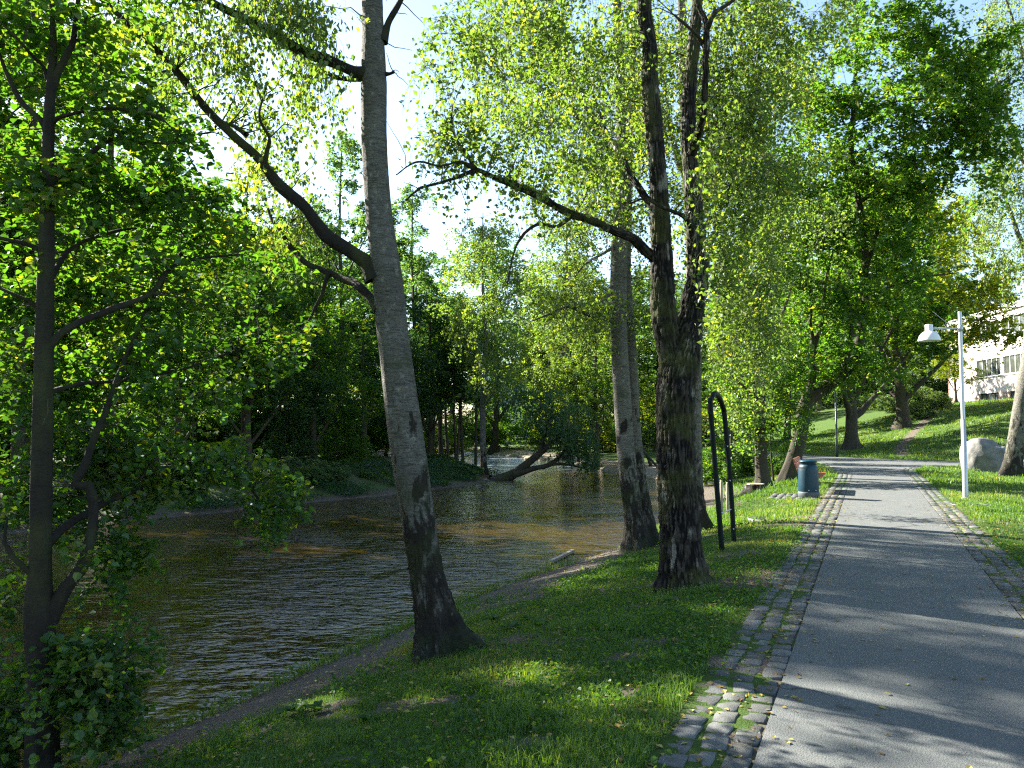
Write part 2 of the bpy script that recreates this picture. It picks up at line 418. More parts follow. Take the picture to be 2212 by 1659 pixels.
def watermat():
    m, nt, out = newmat('river_water')
    p = pos(nt)
    big = tex(nt, p, 0.35, 4)
    w1 = tex(nt, mapping(nt, p, (1.0, 2.1, 1), (0, 0, 0.35)), 2.0, 3, 0.5, 0.8)
    w2 = tex(nt, mapping(nt, p, (1.0, 1.7, 1), (0, 0, 0.75)), 5.5, 2, 0.5, 0.8)
    w3 = tex(nt, mapping(nt, p, (1.0, 1.5, 1), (0, 0, 0.2)), 22.0, 3, 0.6, 0.3)
    h = math_(nt, 'ADD', math_(nt, 'MULTIPLY', w1, 1.0), math_(nt, 'MULTIPLY', w2, 0.36))
    h = math_(nt, 'MULTIPLY', math_(nt, 'ADD', h, math_(nt, 'MULTIPLY', w3, 0.05)), ramp(nt, tex(nt, mapping(nt, p, (1, .6, 1), (0, 0, .4)), 0.45, 3, 0.5, 1.0), [(0.34, 0.35), (0.66, 1.5)]))
    bed = tex(nt, mapping(nt, p, (1, 1, 1)), 1.1, 5, 0.6)
    c = mixc(nt, bed, (0.008, 0.009, 0.002), (0.064, 0.038, 0.007))
    foam = math_(nt, 'MULTIPLY', ramp(nt, w2, [(0.66, 0.0), (0.74, 1.0)]), ramp(nt, big, [(0.50, 0.0), (0.64, 0.5)]))
    c = mixc(nt, foam, c, (0.30, 0.30, 0.28))
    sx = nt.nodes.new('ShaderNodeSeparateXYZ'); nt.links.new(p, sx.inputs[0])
    rif_sky = math_(nt, 'MULTIPLY', ramp(nt, math_(nt, 'MULTIPLY', math_(nt, 'SUBTRACT', sx.outputs[1], 43.0), 0.08), [(0.0, 0.0), (0.8, 1.0)]), ramp(nt, w1, [(0.30, 0.25), (0.60, 0.95)]))
    c = mixc(nt, rif_sky, c, (0.42, 0.50, 0.58))  # pale sky reflection put into the colour of the broken water at the bend
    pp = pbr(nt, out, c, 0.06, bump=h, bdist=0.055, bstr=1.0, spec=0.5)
    pp.inputs['IOR'].default_value = 1.36
    return m
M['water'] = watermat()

def brickmat():
    m, nt, out = newmat('shaded_pink_brick')
    uv = nt.nodes.new('ShaderNodeTexCoord').outputs['Object']
    b = N(nt, 'ShaderNodeTexBrick', inp={'Scale': 1.0, 'Color1': (0.42, 0.27, 0.22, 1), 'Color2': (0.34, 0.20, 0.16, 1), 'Mortar': (0.42, 0.39, 0.36, 1), 'Mortar Size': 0.008, 'Brick Width': 0.24, 'Row Height': 0.075})
    mp = nt.nodes.new('ShaderNodeMapping'); mp.inputs['Rotation'].default_value = (RAD(90), 0, 0); nt.links.new(uv, mp.inputs[0]); nt.links.new(mp.outputs[0], b.inputs[0])
    n = tex(nt, uv, 0.8, 4)
    c = mixc(nt, math_(nt, 'MULTIPLY', n, 0.5), b.outputs[0], (0.50, 0.40, 0.36))
    pbr(nt, out, c, 0.9, bump=b.outputs[1], bdist=-0.01, bstr=0.6, spec=0.2)
    return m
M['brick'] = brickmat()
def plastermat(name, col):
    m, nt, out = newmat(name)
    n = tex(nt, objco(nt), 0.6, 6, 0.65)
    pbr(nt, out, mixc(nt, n, tuple(0.85 * x for x in col), col), 0.9, bump=n, bdist=0.01)
    return m
M['plaster_pink'] = plastermat('pale_pink_brickwork', (0.74, 0.63, 0.58))
M['plaster_cream'] = plastermat('cream_render', (0.62, 0.58, 0.50))
M['plaster_white'] = plastermat('white_render', (0.78, 0.78, 0.76))
M['plaster_red'] = plastermat('red_boarding', (0.40, 0.12, 0.08))
def glassmat():
    m, nt, out = newmat('window_glass')
    n = tex(nt, objco(nt), 1.6, 2)
    p = pbr(nt, out, mixc(nt, n, (0.03, 0.035, 0.03), (0.07, 0.075, 0.06)), 0.05, bump=n, bdist=0.01, bstr=0.3, spec=0.9)
    return m
M['glass'] = glassmat()
def globemat():
    m, nt, out = newmat('opal_globe'); pbr(nt, out, (0.85, 0.87, 0.9), 0.25); return m
M['globe'] = globemat()

# ------------------------------------------------------------------ lie of the land
NB = np.array([(-9.5, -40), (-7.5, -15), (-6.2, -5), (-5.4, 0), (-4.3, 3.5), (-3.02, 6.0), (-2.38, 7.3), (-1.85, 8.6), (-0.65, 11.3), (0.7, 13.6), (2.1, 16), (3.9, 20.7), (5.5, 27), (6.7, 34), (6.9, 39), (5.4, 46), (3.4, 53), (0.8, 64), (-4, 80), (-12, 95), (-34, 120)])
FB = np.array([(-26, -40), (-22, -15), (-19, 0), (-16.5, 8), (-13.5, 15), (-10.6, 20.7), (-8.6, 23.2), (-6.9, 26.2), (-4.6, 29.2), (-2.4, 33.2), (-0.9, 36.6), (-0.5, 39.5), (-1.4, 44), (-4.2, 53), (-8, 66), (-15, 80), (-25, 95), (-48, 120)])
RIVER = np.vstack([NB, FB[::-1]])
PD = np.array([0.4115, 0.9114]); PN = np.array([0.9114, -0.4115])      # along the path, to its right
P0 = np.array([1.084, 3.7])
EL = [tuple(P0 + PD * s) for s in (-16, -8, 0, 8, 16, 25.6)] + [(12.6, 30.3), (13.5, 34), (14.5, 38), (15.2, 44), (15.2, 53), (13.5, 66), (11.8, 85), (10.6, 110), (10, 150)]
PR = P0 + PN * 1.67
ER = [tuple(PR + PD * s) for s in (-16, -8, 0, 8, 16, 24.6)] + [(14.7, 30.0), (16.2, 31.9), (18.6, 33.1), (23, 33.6), (30, 31.8), (45, 25)]
CB = [(46, 27.5), (30.5, 34.6), (23.3, 36.6), (20.0, 38.2), (18.0, 41.5), (17.4, 46), (17.4, 53), (15.6, 66), (13.8, 85), (12.6, 110), (12, 150)]   # far side of the cross path
PATH = np.array(ER + CB + EL[::-1])
TRACK = [(20.9, 42.2), (22.8, 46.5), (26.4, 52.0), (31.0, 58.5), (34.0, 63)]
pc = np.array(at(1745, 1072, 18.1))[:2]
pa = P0 + PD * ((pc - P0) @ PD); u0, u1, v0, v1 = -0.55, 0.95, -1.62, -0.48
def land(x, y, full=False):
    x = np.asarray(x, float); y = np.asarray(y, float)
    inr = inpoly(x, y, RIVER)
    dn, _ = pldist(x, y, NB); df, _ = pldist(x, y, FB)
    dp, _ = pldist(x, y, PATH, True); dp = np.where(inpoly(x, y, PATH), -dp, dp)
    east = ~inr & (dn < df)
    d = np.maximum(dp - 0.5, 0)
    t = dn / (dn + np.minimum(d, 6.0) + 1e-6)
    z1 = -0.80 * (1 - t) ** 1.4 + 0.035 * (noise(x * 0.9, y * 0.9, 0, 3) - .5) * np.minimum(d * 2, 1)
    z1 = np.where(dn < 0.25, z1 - 0.22 * (1 - dn / 0.25), z1)
    rise = np.minimum(df, 40)
    z2 = -0.86 + 0.80 * sstep(0.0, 3.2, rise) + 0.5 * sstep(5, 30, rise) + 0.10 * (noise(x * .5, y * .5, 0, 5) - .5)
    z = np.where(east, z1, z2)
    qu = (x - pa[0]) * PD[0] + (y - pa[1]) * PD[1] - (u0 + u1) / 2; qv = (x - pa[0]) * PN[0] + (y - pa[1]) * PN[1] - (v0 + v1) / 2
    kp = sstep(1.3, 0.2, np.maximum(np.abs(qu) - (u1 - u0) / 2, np.abs(qv) - (v1 - v0) / 2)); z = z * (1 - kp) - 0.018 * kp
    # hill beyond the cross path
    dh, sg = pldist(x, y, np.array(CB)); s = dh * -sg
    side = (s < 0)
    s = np.where(side, dh, 0)
    hill = 3.75 * sstep(0.3, 23, s) * sstep(5, 26, x + 0.10 * (y - 60))
    hill = hill + 0.06 * (noise(x * .4, y * .4, 0, 8) - .5) * sstep(1, 5, s)
    z = np.where(east & side & (dp > 0), hill, z)
    z = np.where(inr, -1.0 - 0.7 * sstep(0, 1.2, np.minimum(dn, df)), z)
    z = np.where(dp < 0.02, -0.03, z)
    if not full: return z
    nn = noise(x * 0.7, y * 0.7, 0, 21)
    dirt = np.zeros_like(z)
    # bare foot track and soil along the near water's edge
    trk = 1.25 * np.exp(-((dn - (0.62 + 0.35 * nn)) / 0.78) ** 4) * sstep(17.5, 15.0, y) * sstep(9.2, 10.6, y)
    low = sstep(1.55, 0.75, dn + 0.5 * (nn - .5)) * sstep(10.5, 8.5, y)
    dirt = np.where(east, np.maximum(trk, low), dirt)
    for bx, by, br in ((2.5, 8.3, 0.55), (2.95, 8.7, 0.4), (4.7, 13.2, 0.75), (5.2, 14.2, .5), (0.0, 7.0, 0.35), (1.9, 5.2, 0.3), (1.0, 6.2, 0.25), (3.0, 10.4, 0.45), (2.2, 13.2, .6), (3.6, 14.3, .5)):
        dirt = np.maximum(dirt, 0.85 * np.exp(-((x - bx) ** 2 + (y - by) ** 2) / br ** 2))
    fl = noise(x * 2.6, y * 2.6, 0, 33) * .6 + noise(x * 7, y * 7, 0, 34) * .4
    dirt = np.where(east & (dp > 0) & ~side & (y < 22), np.maximum(dirt, 0.75 * sstep(.60, .74, fl)), dirt)
    dirt = np.where(east & (y > 20) & ~side, np.maximum(dirt, sstep(3.2, 1.0, dn) * 0.9), dirt)
    dirt = np.where(~east & ~inr, np.maximum(0.62 * sstep(1.6, 0.3, df), 0.46), dirt)
    tk, _ = pldist(x, y, np.array(TRACK)); dirt = np.maximum(dirt, np.exp(-(tk / 0.42) ** 2))
    dirt = np.maximum(dirt, 0.8 * np.exp(-((x - 21.4) ** 2 + (y - 50) ** 2) / 2.2))
    dirt = np.where(inr, 1.0, dirt)
    sand = np.where(east & (y > 27) & (x < 12), sstep(3.4, 1.8, dn) * sstep(27, 32, y), 0) * (0.6 + 0.6 * nn)
    grav = np.where(~east & ~inr, sstep(1.05, 0.75, np.abs(df - 4.7)), 0)
    lawn = (~east & (df > 7.0) & (y > 42))
    dirt = np.where(lawn, 0.1, dirt)
    return z, dirt, sand, grav
def zg(x, y): return float(land(np.array([x]), np.array([y]))[0])

def axis(segs):
    out = []
    for a, b, st in segs: out.append(np.arange(a, b, st))
    return np.concatenate(out)
gx = axis([(-420, -60, 30), (-60, -20, 1.5), (-20, -7, 0.35), (-7, 9, 0.1), (9, 22, 0.2), (22, 50, 0.6), (50, 90, 4), (90, 421, 30)])
gy = axis([(-60, -6, 3), (-6, 2, 0.3), (2, 14, 0.1), (14, 30, 0.18), (30, 60, 0.35), (60, 110, 1.0), (110, 200, 6), (200, 720, 40)])
X, Y = np.meshgrid(gx, gy)
z, dirt, sand, grav = land(X.ravel(), Y.ravel(), True)
V = np.stack([X.ravel(), Y.ravel(), z], -1)
nx, ny = len(gx), len(gy)
i = (np.arange(ny - 1)[:, None] * nx + np.arange(nx - 1)[None]).ravel()
F = np.stack([i, i + 1, i + 1 + nx, i + nx], -1)
link('ground', mesh('ground', V, [F], {'dirt': ('POINT', dirt), 'sand': ('POINT', sand), 'gravel': ('POINT', grav)}, True), M['ground'],
     kind='structure', label='grassy park ground with bare earth along the river bank and a rising lawn')
# water
WL = -0.9
wx = np.linspace(-70, 14, 22); wy = np.linspace(-45, 132, 40)
X, Y = np.meshgrid(wx, wy); i = (np.arange(39)[:, None] * 22 + np.arange(21)[None]).ravel()
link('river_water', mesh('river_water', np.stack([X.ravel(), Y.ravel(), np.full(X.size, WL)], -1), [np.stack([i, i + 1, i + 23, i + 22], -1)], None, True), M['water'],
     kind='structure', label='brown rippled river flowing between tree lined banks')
# asphalt
def polysheet(poly, z):
    import bmesh
    bm = bmesh.new(); vs = [bm.verts.new((p[0], p[1], z)) for p in poly]; f = bm.faces.new(vs)
    if f.normal.z < 0: f.normal_flip()
    r = bmesh.ops.extrude_face_region(bm, geom=[f]); 
    for v in [e for e in r['geom'] if isinstance(e, bmesh.types.BMVert)]: v.co.z -= 0.06
    bmesh.ops.triangulate(bm, faces=bm.faces[:]); bmesh.ops.recalc_face_normals(bm, faces=bm.faces[:])
    me = bpy.data.meshes.new('asphalt_path'); bm.to_mesh(me); bm.free(); return me
link('asphalt_path', polysheet(PATH, 0.004), M['asphalt'], kind='structure', label='grey asphalt footpath with worn aggregate joining the cross path below the hill')

# ------------------------------------------------------------------ cobble borders
RNG = np.random.default_rng(7)
def sett(seed, L, W):
    r = np.random.default_rng(seed); H = 0.06
    rows = [(0.0, 0.96), (H - 0.014, 1.0), (H - 0.004, 0.96), (H, 0.88)]
    base = np.array([(-1, -1), (-0.05, -1.0), (1, -1), (1.0, 0.1), (1, 1), (0.0, 1.0), (-1, 1), (-1.0, -0.1)], float)
    base *= 1 + r.normal(0, 0.045, base.shape)
    base[[0, 2, 4, 6]] *= 0.93
    V = []
    for h, k in rows:
        for b in base: V.append((b[0] * L / 2 * k, b[1] * W / 2 * k, h - H + (r.normal(0, 0.0035) if h > 0.02 else 0)))
    V.append((0, 0, 0.004 + r.normal(0, .002)))
    F = []; n = 8
    for q in range(3):
        for j in range(n): F.append((q * n + j, q * n + (j + 1) % n, (q + 1) * n + (j + 1) % n, (q + 1) * n + j))
    T = [(3 * n + j, 3 * n + (j + 1) % n, 4 * n) for j in range(n)]
    return mesh('cobble', np.array(V), [np.array(F), np.array(T)], None, True)
SETT = [sett(s, L, 0.134) for s, L in enumerate((0.13, 0.15, 0.17, 0.19, 0.21, 0.16, 0.18, 0.14))]
SLEN = (0.13, 0.15, 0.17, 0.19, 0.21, 0.16, 0.18, 0.14)
def off_poly(poly, d):
    poly = np.array(poly, float); t = np.gradient(poly, axis=0); t /= np.linalg.norm(t, axis=1, keepdims=True)
    return poly + np.stack([t[:, 1], -t[:, 0]], -1) * d
def border(edge, sign, label, s0, s1):
    """three rows of setts beside an edge; the nearest 300 are parts, the rest one piece"""
    e = catmull(np.array([(a, b, 0) for a, b in edge]), 0.25)[:, :2]
    L = np.concatenate([[0], np.cumsum(np.linalg.norm(np.diff(e, axis=0), axis=1))])
    strip_a, strip_b = off_poly(e, sign * 0.0), off_poly(e, sign * 0.47)
    m = (L >= s0) & (L <= s1)
    a, b = strip_a[m], strip_b[m]; n = len(a)
    V = np.vstack([np.c_[a, np.full(n, -0.012)], np.c_[b, np.full(n, -0.012)], np.c_[a, np.full(n, -0.08)], np.c_[b, np.full(n, -0.08)]]); j = np.arange(n - 1)
    F = np.vstack([np.stack([j, j + 1, n + j + 1, n + j], -1), np.stack([n + j, n + j + 1, 3 * n + j + 1, 3 * n + j], -1)])
    root = link('cobble_border', mesh('cobble_border', V, [F], None), M['mortar'], kind='structure', label=label)
    items = []
    for r in range(3):
        s = s0 + RNG.uniform(0, 0.1); off = 0.075 + r * 0.148
        while s < s1 - 0.2:
            k = RNG.integers(0, 8); l = SLEN[k] + 0.012 + RNG.uniform(0, 0.014)
            q = s + l / 2; cx_ = np.interp(q, L, off_poly(e, sign * off)[:, 0]); cy_ = np.interp(q, L, off_poly(e, sign * off)[:, 1])
            tx = np.interp(q + .1, L, e[:, 0]) - np.interp(q - .1, L, e[:, 0]); ty = np.interp(q + .1, L, e[:, 1]) - np.interp(q - .1, L, e[:, 1])
            near = cy_ < 8
            items.append((cx_ + RNG.normal(0, .004 + .004 * near), cy_ + RNG.normal(0, .004), RNG.normal(0.004, 0.0045), math.atan2(ty, tx) + RNG.normal(0, .03 + .035 * near), k))
            s += l
    items.sort(key=lambda t: (t[0] ** 2 + t[1] ** 2) if t[1] > 2.4 else 1e6)
    place_setts(root, items)
def place_setts(root, items, cap=300):
    for (x, y, z, a, k) in items[:cap]:
        o = bpy.data.objects.new('cobble', SETT[k]); COL.objects.link(o); o.parent = root
        o.location = (x, y, z); o.rotation_euler = (RNG.normal(0, .02), RNG.normal(0, .02), a)
    rest = items[cap:]
    if rest:
        mb = MB()
        for (x, y, z, a, k) in rest:
            me = SETT[k]; v = np.empty(len(me.vertices) * 3); me.vertices.foreach_get('co', v); v = v.reshape(-1, 3)
            c, s_ = math.cos(a), math.sin(a); v = v @ np.array([[c, -s_, 0], [s_, c, 0], [0, 0, 1]]).T + np.array([x, y, z])
            fq = np.array([p.vertices[:] for p in me.polygons if len(p.vertices) == 4]); ft = np.array([p.vertices[:] for p in me.polygons if len(p.vertices) == 3])
            mb.add(v, [fq, ft])
        link('cobbles_beyond', mb.mesh('cobbles_beyond', True), M['cobble'], root, kind='stuff')
for me in SETT: me.materials.append(M['cobble'])
eL = [(a, b) for a, b in EL[:9]]; eR = [(a, b) for a, b in ER[:10]]
border(eL, -1, 'three rows of granite setts along the river side of the asphalt path', 13.5, 47)
border(eR, 1, 'three rows of granite setts along the lawn side of the asphalt path', 15, 52)
# paved pad under the bin
mb = MB()
q = [pa + PD * a + PN * b for a, b in ((u0, v0), (u1, v0), (u1, v1), (u0, v1))]
zpad = -0.012
mb.add(np.array([(*p, zpad) for p in q] + [(*p, -0.3) for p in q]), [np.array([[3, 2, 1, 0], [0, 1, 5, 4], [1, 2, 6, 5], [2, 3, 7, 6], [3, 0, 4, 7]])])
pad = link('paved_pad', mb.mesh('paved_pad'), M['mortar'], kind='structure', label='small square of granite setts under the litter bin beside the path')
its = []
for a in np.arange(u0 + .08, u1, .155):
    v = v0 + .09
    while v < v1 - .04:
        k = int(RNG.choice([0, 1, 7])); p = pa + PD * a + PN * v
        its.append((p[0], p[1], 0.004 + RNG.normal(0, .004), math.atan2(PN[1], PN[0]) + RNG.normal(0, .03), k)); v += SLEN[k] + .015
place_setts(pad, its)

# ------------------------------------------------------------------ trees
def trunk_mesh(paths, step=0.06, sides=40, bark='rough', z0=0.0, flare=0.0, seed=1, origin=(0, 0, 0)):
    """paths: list of arrays (x, y, z, radius); a displaced bark surface"""
    Vs, Fs, H, C = [], [], [], []; n0 = 0
    for pi, P in enumerate(paths):
        P = catmull(P, step if pi == 0 else step * 1.3)
        P[:, 3] = np.maximum(P[:, 3], 0.0025)
        sd = max(7, int(sides * min(1, (P[0, 3] / paths[0][0][3]) ** 0.7))) if pi else sides
        if flare == 0 or pi:
            sl_ = np.concatenate([[0], np.cumsum(np.linalg.norm(np.diff(P[:, :3], axis=0), axis=1))]); fr_ = 1.0 / max(0.12, P[0, 3] * 5)
            for ax in range(3): P[:, ax] += (noise(sl_ * fr_, sl_ * 0 + ax * 7.3, seed * 1.7, seed) - .5) * P[:, 3] * 1.1 + (noise(sl_ * fr_ * 2.7, sl_ * 0 + ax * 3.3, seed * .7, seed) - .5) * P[:, 3] * .5
            P[:, 3] *= 1 + .30 * (noise(sl_ * fr_ * 1.7, sl_ * 0 + 4.4, seed, seed) - .5)
        T = np.gradient(P[:, :3], axis=0); T /= np.linalg.norm(T, axis=1, keepdims=True) + 1e-9
        U = np.zeros_like(T); ref = np.array([0, 1.0, 0.12]) if abs(T[0, 1]) < .9 else np.array([1.0, 0, 0])
        u = np.cross(T[0], ref); u /= np.linalg.norm(u)
        for k in range(len(T)):
            u = u - T[k] * (u @ T[k]); u /= np.linalg.norm(u); U[k] = u
        W = np.cross(T, U)
        a = np.arange(sd) * 2 * np.pi / sd
        R = P[:, 3][:, None] * np.ones(sd)[None]
        zz = P[:, 2][:, None] - z0 + 0 * R
        s = np.concatenate([[0], np.cumsum(np.linalg.norm(np.diff(P[:, :3], axis=0), axis=1))])[:, None] + 0 * R
        ca, sa = np.cos(a)[None] + 0 * R, np.sin(a)[None] + 0 * R
        if pi == 0 and flare > 0:
            k = np.exp(-np.maximum(zz, 0) / 0.22)
            lob = np.clip(0.5 + 0.5 * np.cos(a * 5 + seed) * np.sin(a * 2 + seed * 2) + 0.25 * np.sin(a * 3 + seed * 1.7), 0, 1.4)[None]
            R = R * (1 + flare * k * (0.30 + 1.25 * lob ** 1.5) + 0.10 * np.exp(-zz / 0.7) * (lob - .4))
        lump = noise(ca * 1.6 + seed, sa * 1.6, s * 1.3, seed) - .5
        R = R * (1 + 0.16 * lump)
        cav = np.full_like(R, 0.8)
        if bark in ('rough', 'birch', 'birch_grey'):
            rr = P[:, 3][:, None]
            f = rr * 14 + 1.2
            n1 = noise(ca * f * 2.0 + 9, sa * f * 2.0, s * 6.0, seed + 3); n2 = noise(ca * f * 4.2, sa * f * 4.2 + 5, s * 17.0, seed + 4)
            rid = np.clip(np.abs(n1 - 0.5) * 3.4, 0, 1) * 0.6 + 0.4 * np.clip(np.abs(n2 - .5) * 3.4, 0, 1)
            amt = np.ones_like(R) if bark == 'rough' else np.clip(1.25 - zz / 1.25 + 0.5 * lump, 0.0, 1)
            cav = 1 - amt * (1 - rid)
            R = R - amt * (1 - rid) * np.minimum(0.042, rr * 0.21) + amt * 0.008 * (n2 - .5) + np.minimum(.004, rr * .03) * (noise(ca * f * 1.2, sa * f * 1.2, s * 26.0, seed + 6) - .5)
        V = P[:, None, :3] + R[:, :, None] * (ca[:, :, None] * U[:, None] + sa[:, :, None] * W[:, None])
        k = len(P); base = (np.arange(k - 1) * sd)[:, None]; j = np.arange(sd)[None]; j2 = (j + 1) % sd
        Fs.append(np.stack([base + j, base + j2, base + sd + j2, base + sd + j], -1).reshape(-1, 4) + n0)
        Vs.append(V.reshape(-1, 3)); H.append(np.clip(zz, 0, 10).ravel()); C.append(cav.ravel()); n0 += k * sd
    V = np.vstack(Vs) - np.array(origin)
    return mesh('trunk', V, Fs, {'hgt': ('POINT', np.concatenate(H)), 'cav': ('POINT', np.concatenate(C))}, True)

def grow(skel, clumps, rng, thick=1.0, bow=0.12, lift=0.35):
    """joins every leaf clump to the nearest wood by a thin curved branch; returns P n x 5 x 3, R n x 5"""
    nodes = np.vstack([s[:, :3] for s in skel]); rad = np.concatenate([s[:, 3] for s in skel])
    d0 = np.array([np.min(np.sum((nodes[::3] - c) ** 2, 1)) for c in clumps]); order = np.argsort(d0)
    cap = len(nodes) + 3 * len(clumps)
    A = np.empty((cap, 3)); B = np.empty(cap); n = len(nodes); A[:n] = nodes; B[:n] = rad
    PP, RR = [], []
    t = np.linspace(0, 1, 5)[:, None]
    for i in order:
        c = clumps[i]; dv = A[:n] - c
        d = np.sqrt((dv ** 2).sum(1)) + lift * np.maximum(0, dv[:, 2]) + 0.25 * (B[:n] < 0.006)
        j = int(np.argmin(d)); p = A[j]; L = np.linalg.norm(c - p)
        if L < 0.05: continue
        mid = (p + c) / 2 + np.array([0, 0, bow * L]) + rng.normal(0, 0.09 * L, 3)
        q = (1 - t) ** 2 * p + 2 * t * (1 - t) * mid + t * t * c
        q[1:4] += rng.normal(0, 0.025 * L, (3, 3))
        r0 = min(B[j] * 0.65, (0.004 + 0.009 * L) * thick); r1 = 0.0025 * thick
        PP.append(q); RR.append(np.linspace(r0, r1, 5))
        A[n:n + 3] = q[[1, 2, 4]]; B[n:n + 3] = np.linspace(r0, r1, 5)[[1, 2, 4]]; n += 3
    return np.array(PP), np.array(RR)

def leaves(P, A_, size, rng, shape='quad', mode='flat', tone=None):
    """P leaf stalk ends; mode sets how the blades hang; returns verts, tris, rnd"""
    n = len(P)
    if mode == 'hang':
        a = rng.normal(0, 0.45, (n, 3)); a[:, 2] = -1
    elif mode == 'flat':
        a = rng.normal(0, 1, (n, 3)); a[:, 2] = -0.35 + rng.normal(0, .3, n)
    else: a = rng.normal(0, 1, (n, 3))
    a /= np.linalg.norm(a, axis=1, keepdims=True)
    if mode == 'flat': nn = rng.normal(0, 0.5, (n, 3)); nn[:, 2] += 1
    else: nn = rng.normal(0, 1, (n, 3))
    b = np.cross(nn, a); b /= np.linalg.norm(b, axis=1, keepdims=True) + 1e-9
    nn = np.cross(a, b)
    s = (size * rng.uniform(0.65, 1.25, n))[:, None]
    f = 0.16
    if shape == 'quad':
        V = np.stack([P, P + a * s * .42 + b * s * .36 + nn * s * f * .6, P + a * s, P + a * s * .42 - b * s * .36 + nn * s * f * .6], 1)
        o = np.arange(n)[:, None] * 4; F = np.concatenate([o + [0, 1, 2], o + [0, 2, 3]], 1).reshape(-1, 3); k = 2
    elif shape == 'maple':
        V = np.stack([P, P + a * s * .15 + b * s * .5 + nn * s * .08, P + a * s * .45 + b * s * .22, P + a * s * 1.0, P + a * s * .45 - b * s * .22, P + a * s * .15 - b * s * .5 + nn * s * .08], 1)
        o = np.arange(n)[:, None] * 6; F = np.concatenate([o + [0, 1, 2], o + [0, 2, 3], o + [0, 3, 4], o + [0, 4, 5]], 1).reshape(-1, 3); k = 4
    else:
        V = np.stack([P, P + a * s * .22 + b * s * .40 + nn * s * f, P + a * s * .66 + b * s * .38 + nn * s * f, P + a * s * .98 - nn * s * .08, P + a * s * .66 - b * s * .38 + nn * s * f, P + a * s * .22 - b * s * .40 + nn * s * f], 1)
        o = np.arange(n)[:, None] * 6; F = np.concatenate([o + [0, 1, 2], o + [0, 2, 3], o + [0, 3, 4], o + [0, 4, 5]], 1).reshape(-1, 3); k = 4
    r = rng.uniform(0, 1, n)
    if tone is not None: r = np.clip(0.55 * r + 0.45 * tone + rng.choice([0, 0.33], n, p=[.96, .04]), 0, 1)
    return V.reshape(-1, 3), F, np.repeat(r, k)

def foliage(clumps, per, spread, size, rng, shape='quad', mode='flat', twigs=3, droop=0.0, twr=0.002, tw_geo=True):
    """leaves along short twigs around every clump; returns crown mesh data and twig tubes"""
    nc = len(clumps); tone_c = rng.uniform(0, 1, nc)
    TD = rng.normal(0, 1, (nc, twigs, 3)); TD[:, :, 2] = TD[:, :, 2] * 0.45 - droop * 1.2
    TD /= np.linalg.norm(TD, axis=2, keepdims=True)
    L = spread * rng.uniform(0.6, 1.3, (nc, twigs, 1))
    if droop > 0: L = L * (1 + droop)
    ts = np.linspace(0, 1, 4)
    def curve(t):   # t: nc x twigs x m
        p = clumps[:, None, None, :] + TD[:, :, None, :] * (L[:, :, None, :] * t[..., None])
        p[..., 2] -= (0.25 + 1.1 * droop) * L[:, :, :] * t ** 2 * 0.6
        if droop > 0:
            p[..., :2] = clumps[:, None, None, :2] + (TD[:, :, None, :2] * L[:, :, None, :]) * (1 - (1 - t[..., None]) ** 2) * 0.6
        return p
    TW = curve(np.broadcast_to(ts, (nc, twigs, 4)).copy()).reshape(-1, 4, 3)
    m = max(1, per // twigs)
    t = rng.uniform(0.08, 1.05, (nc, twigs, m))
    P = curve(t) + rng.normal(0, 0.022 + spread * 0.045, (nc, twigs, m, 3))
    tone = np.broadcast_to(tone_c[:, None, None], (nc, twigs, m)).ravel()
    V, F, r = leaves(P.reshape(-1, 3), None, size, rng, shape, mode, tone)
    return V, F, r, (TW, np.tile(np.linspace(twr, twr * 0.5, 4), (len(TW), 1)))

def blob_clumps(blobs, rng, world=True, hole=0.42, over=3):
    """blobs: (px, py, Y, rx px, ry px, rd m, n): clump centres in ellipsoids, with gaps"""
    out = []
    for b in blobs:
        if world:
            px, py, Yd, rx, ry, rd, n = b
            c = at(px, py, Yd); ex = np.array([rx * Yd / FPX, rd, ry * Yd / FPX])
        else:
            c = np.array(b[:3], float); ex = np.array(b[3:6], float); n = b[6]
        d = rng.normal(0, 1, (n * over, 3)); d /= np.linalg.norm(d, axis=1, keepdims=True)
        p = c + d * (rng.uniform(0.12, 1, (n * over, 1)) ** 0.5) * ex
        sc = 1.1 / max(0.4, ex.mean() * 0.5)
        k = noise(p[:, 0] * sc + 50, p[:, 1] * sc + 50, p[:, 2] * sc + 50, int(abs(c[0]) * 7) % 97)
        p = p[np.argsort(-(k > hole).astype(float) + rng.uniform(0, .3, len(k)))][:n]
        out.append(p)
    return np.vstack(out)

def px_path(pts):
    """(px, py, Y, width px) -> (x, y, z, radius m)"""
    out = []
    for px, py, Yd, w in pts: out.append((*at(px, py, Yd), w * Yd / FPX / 2))
    return np.array(out)

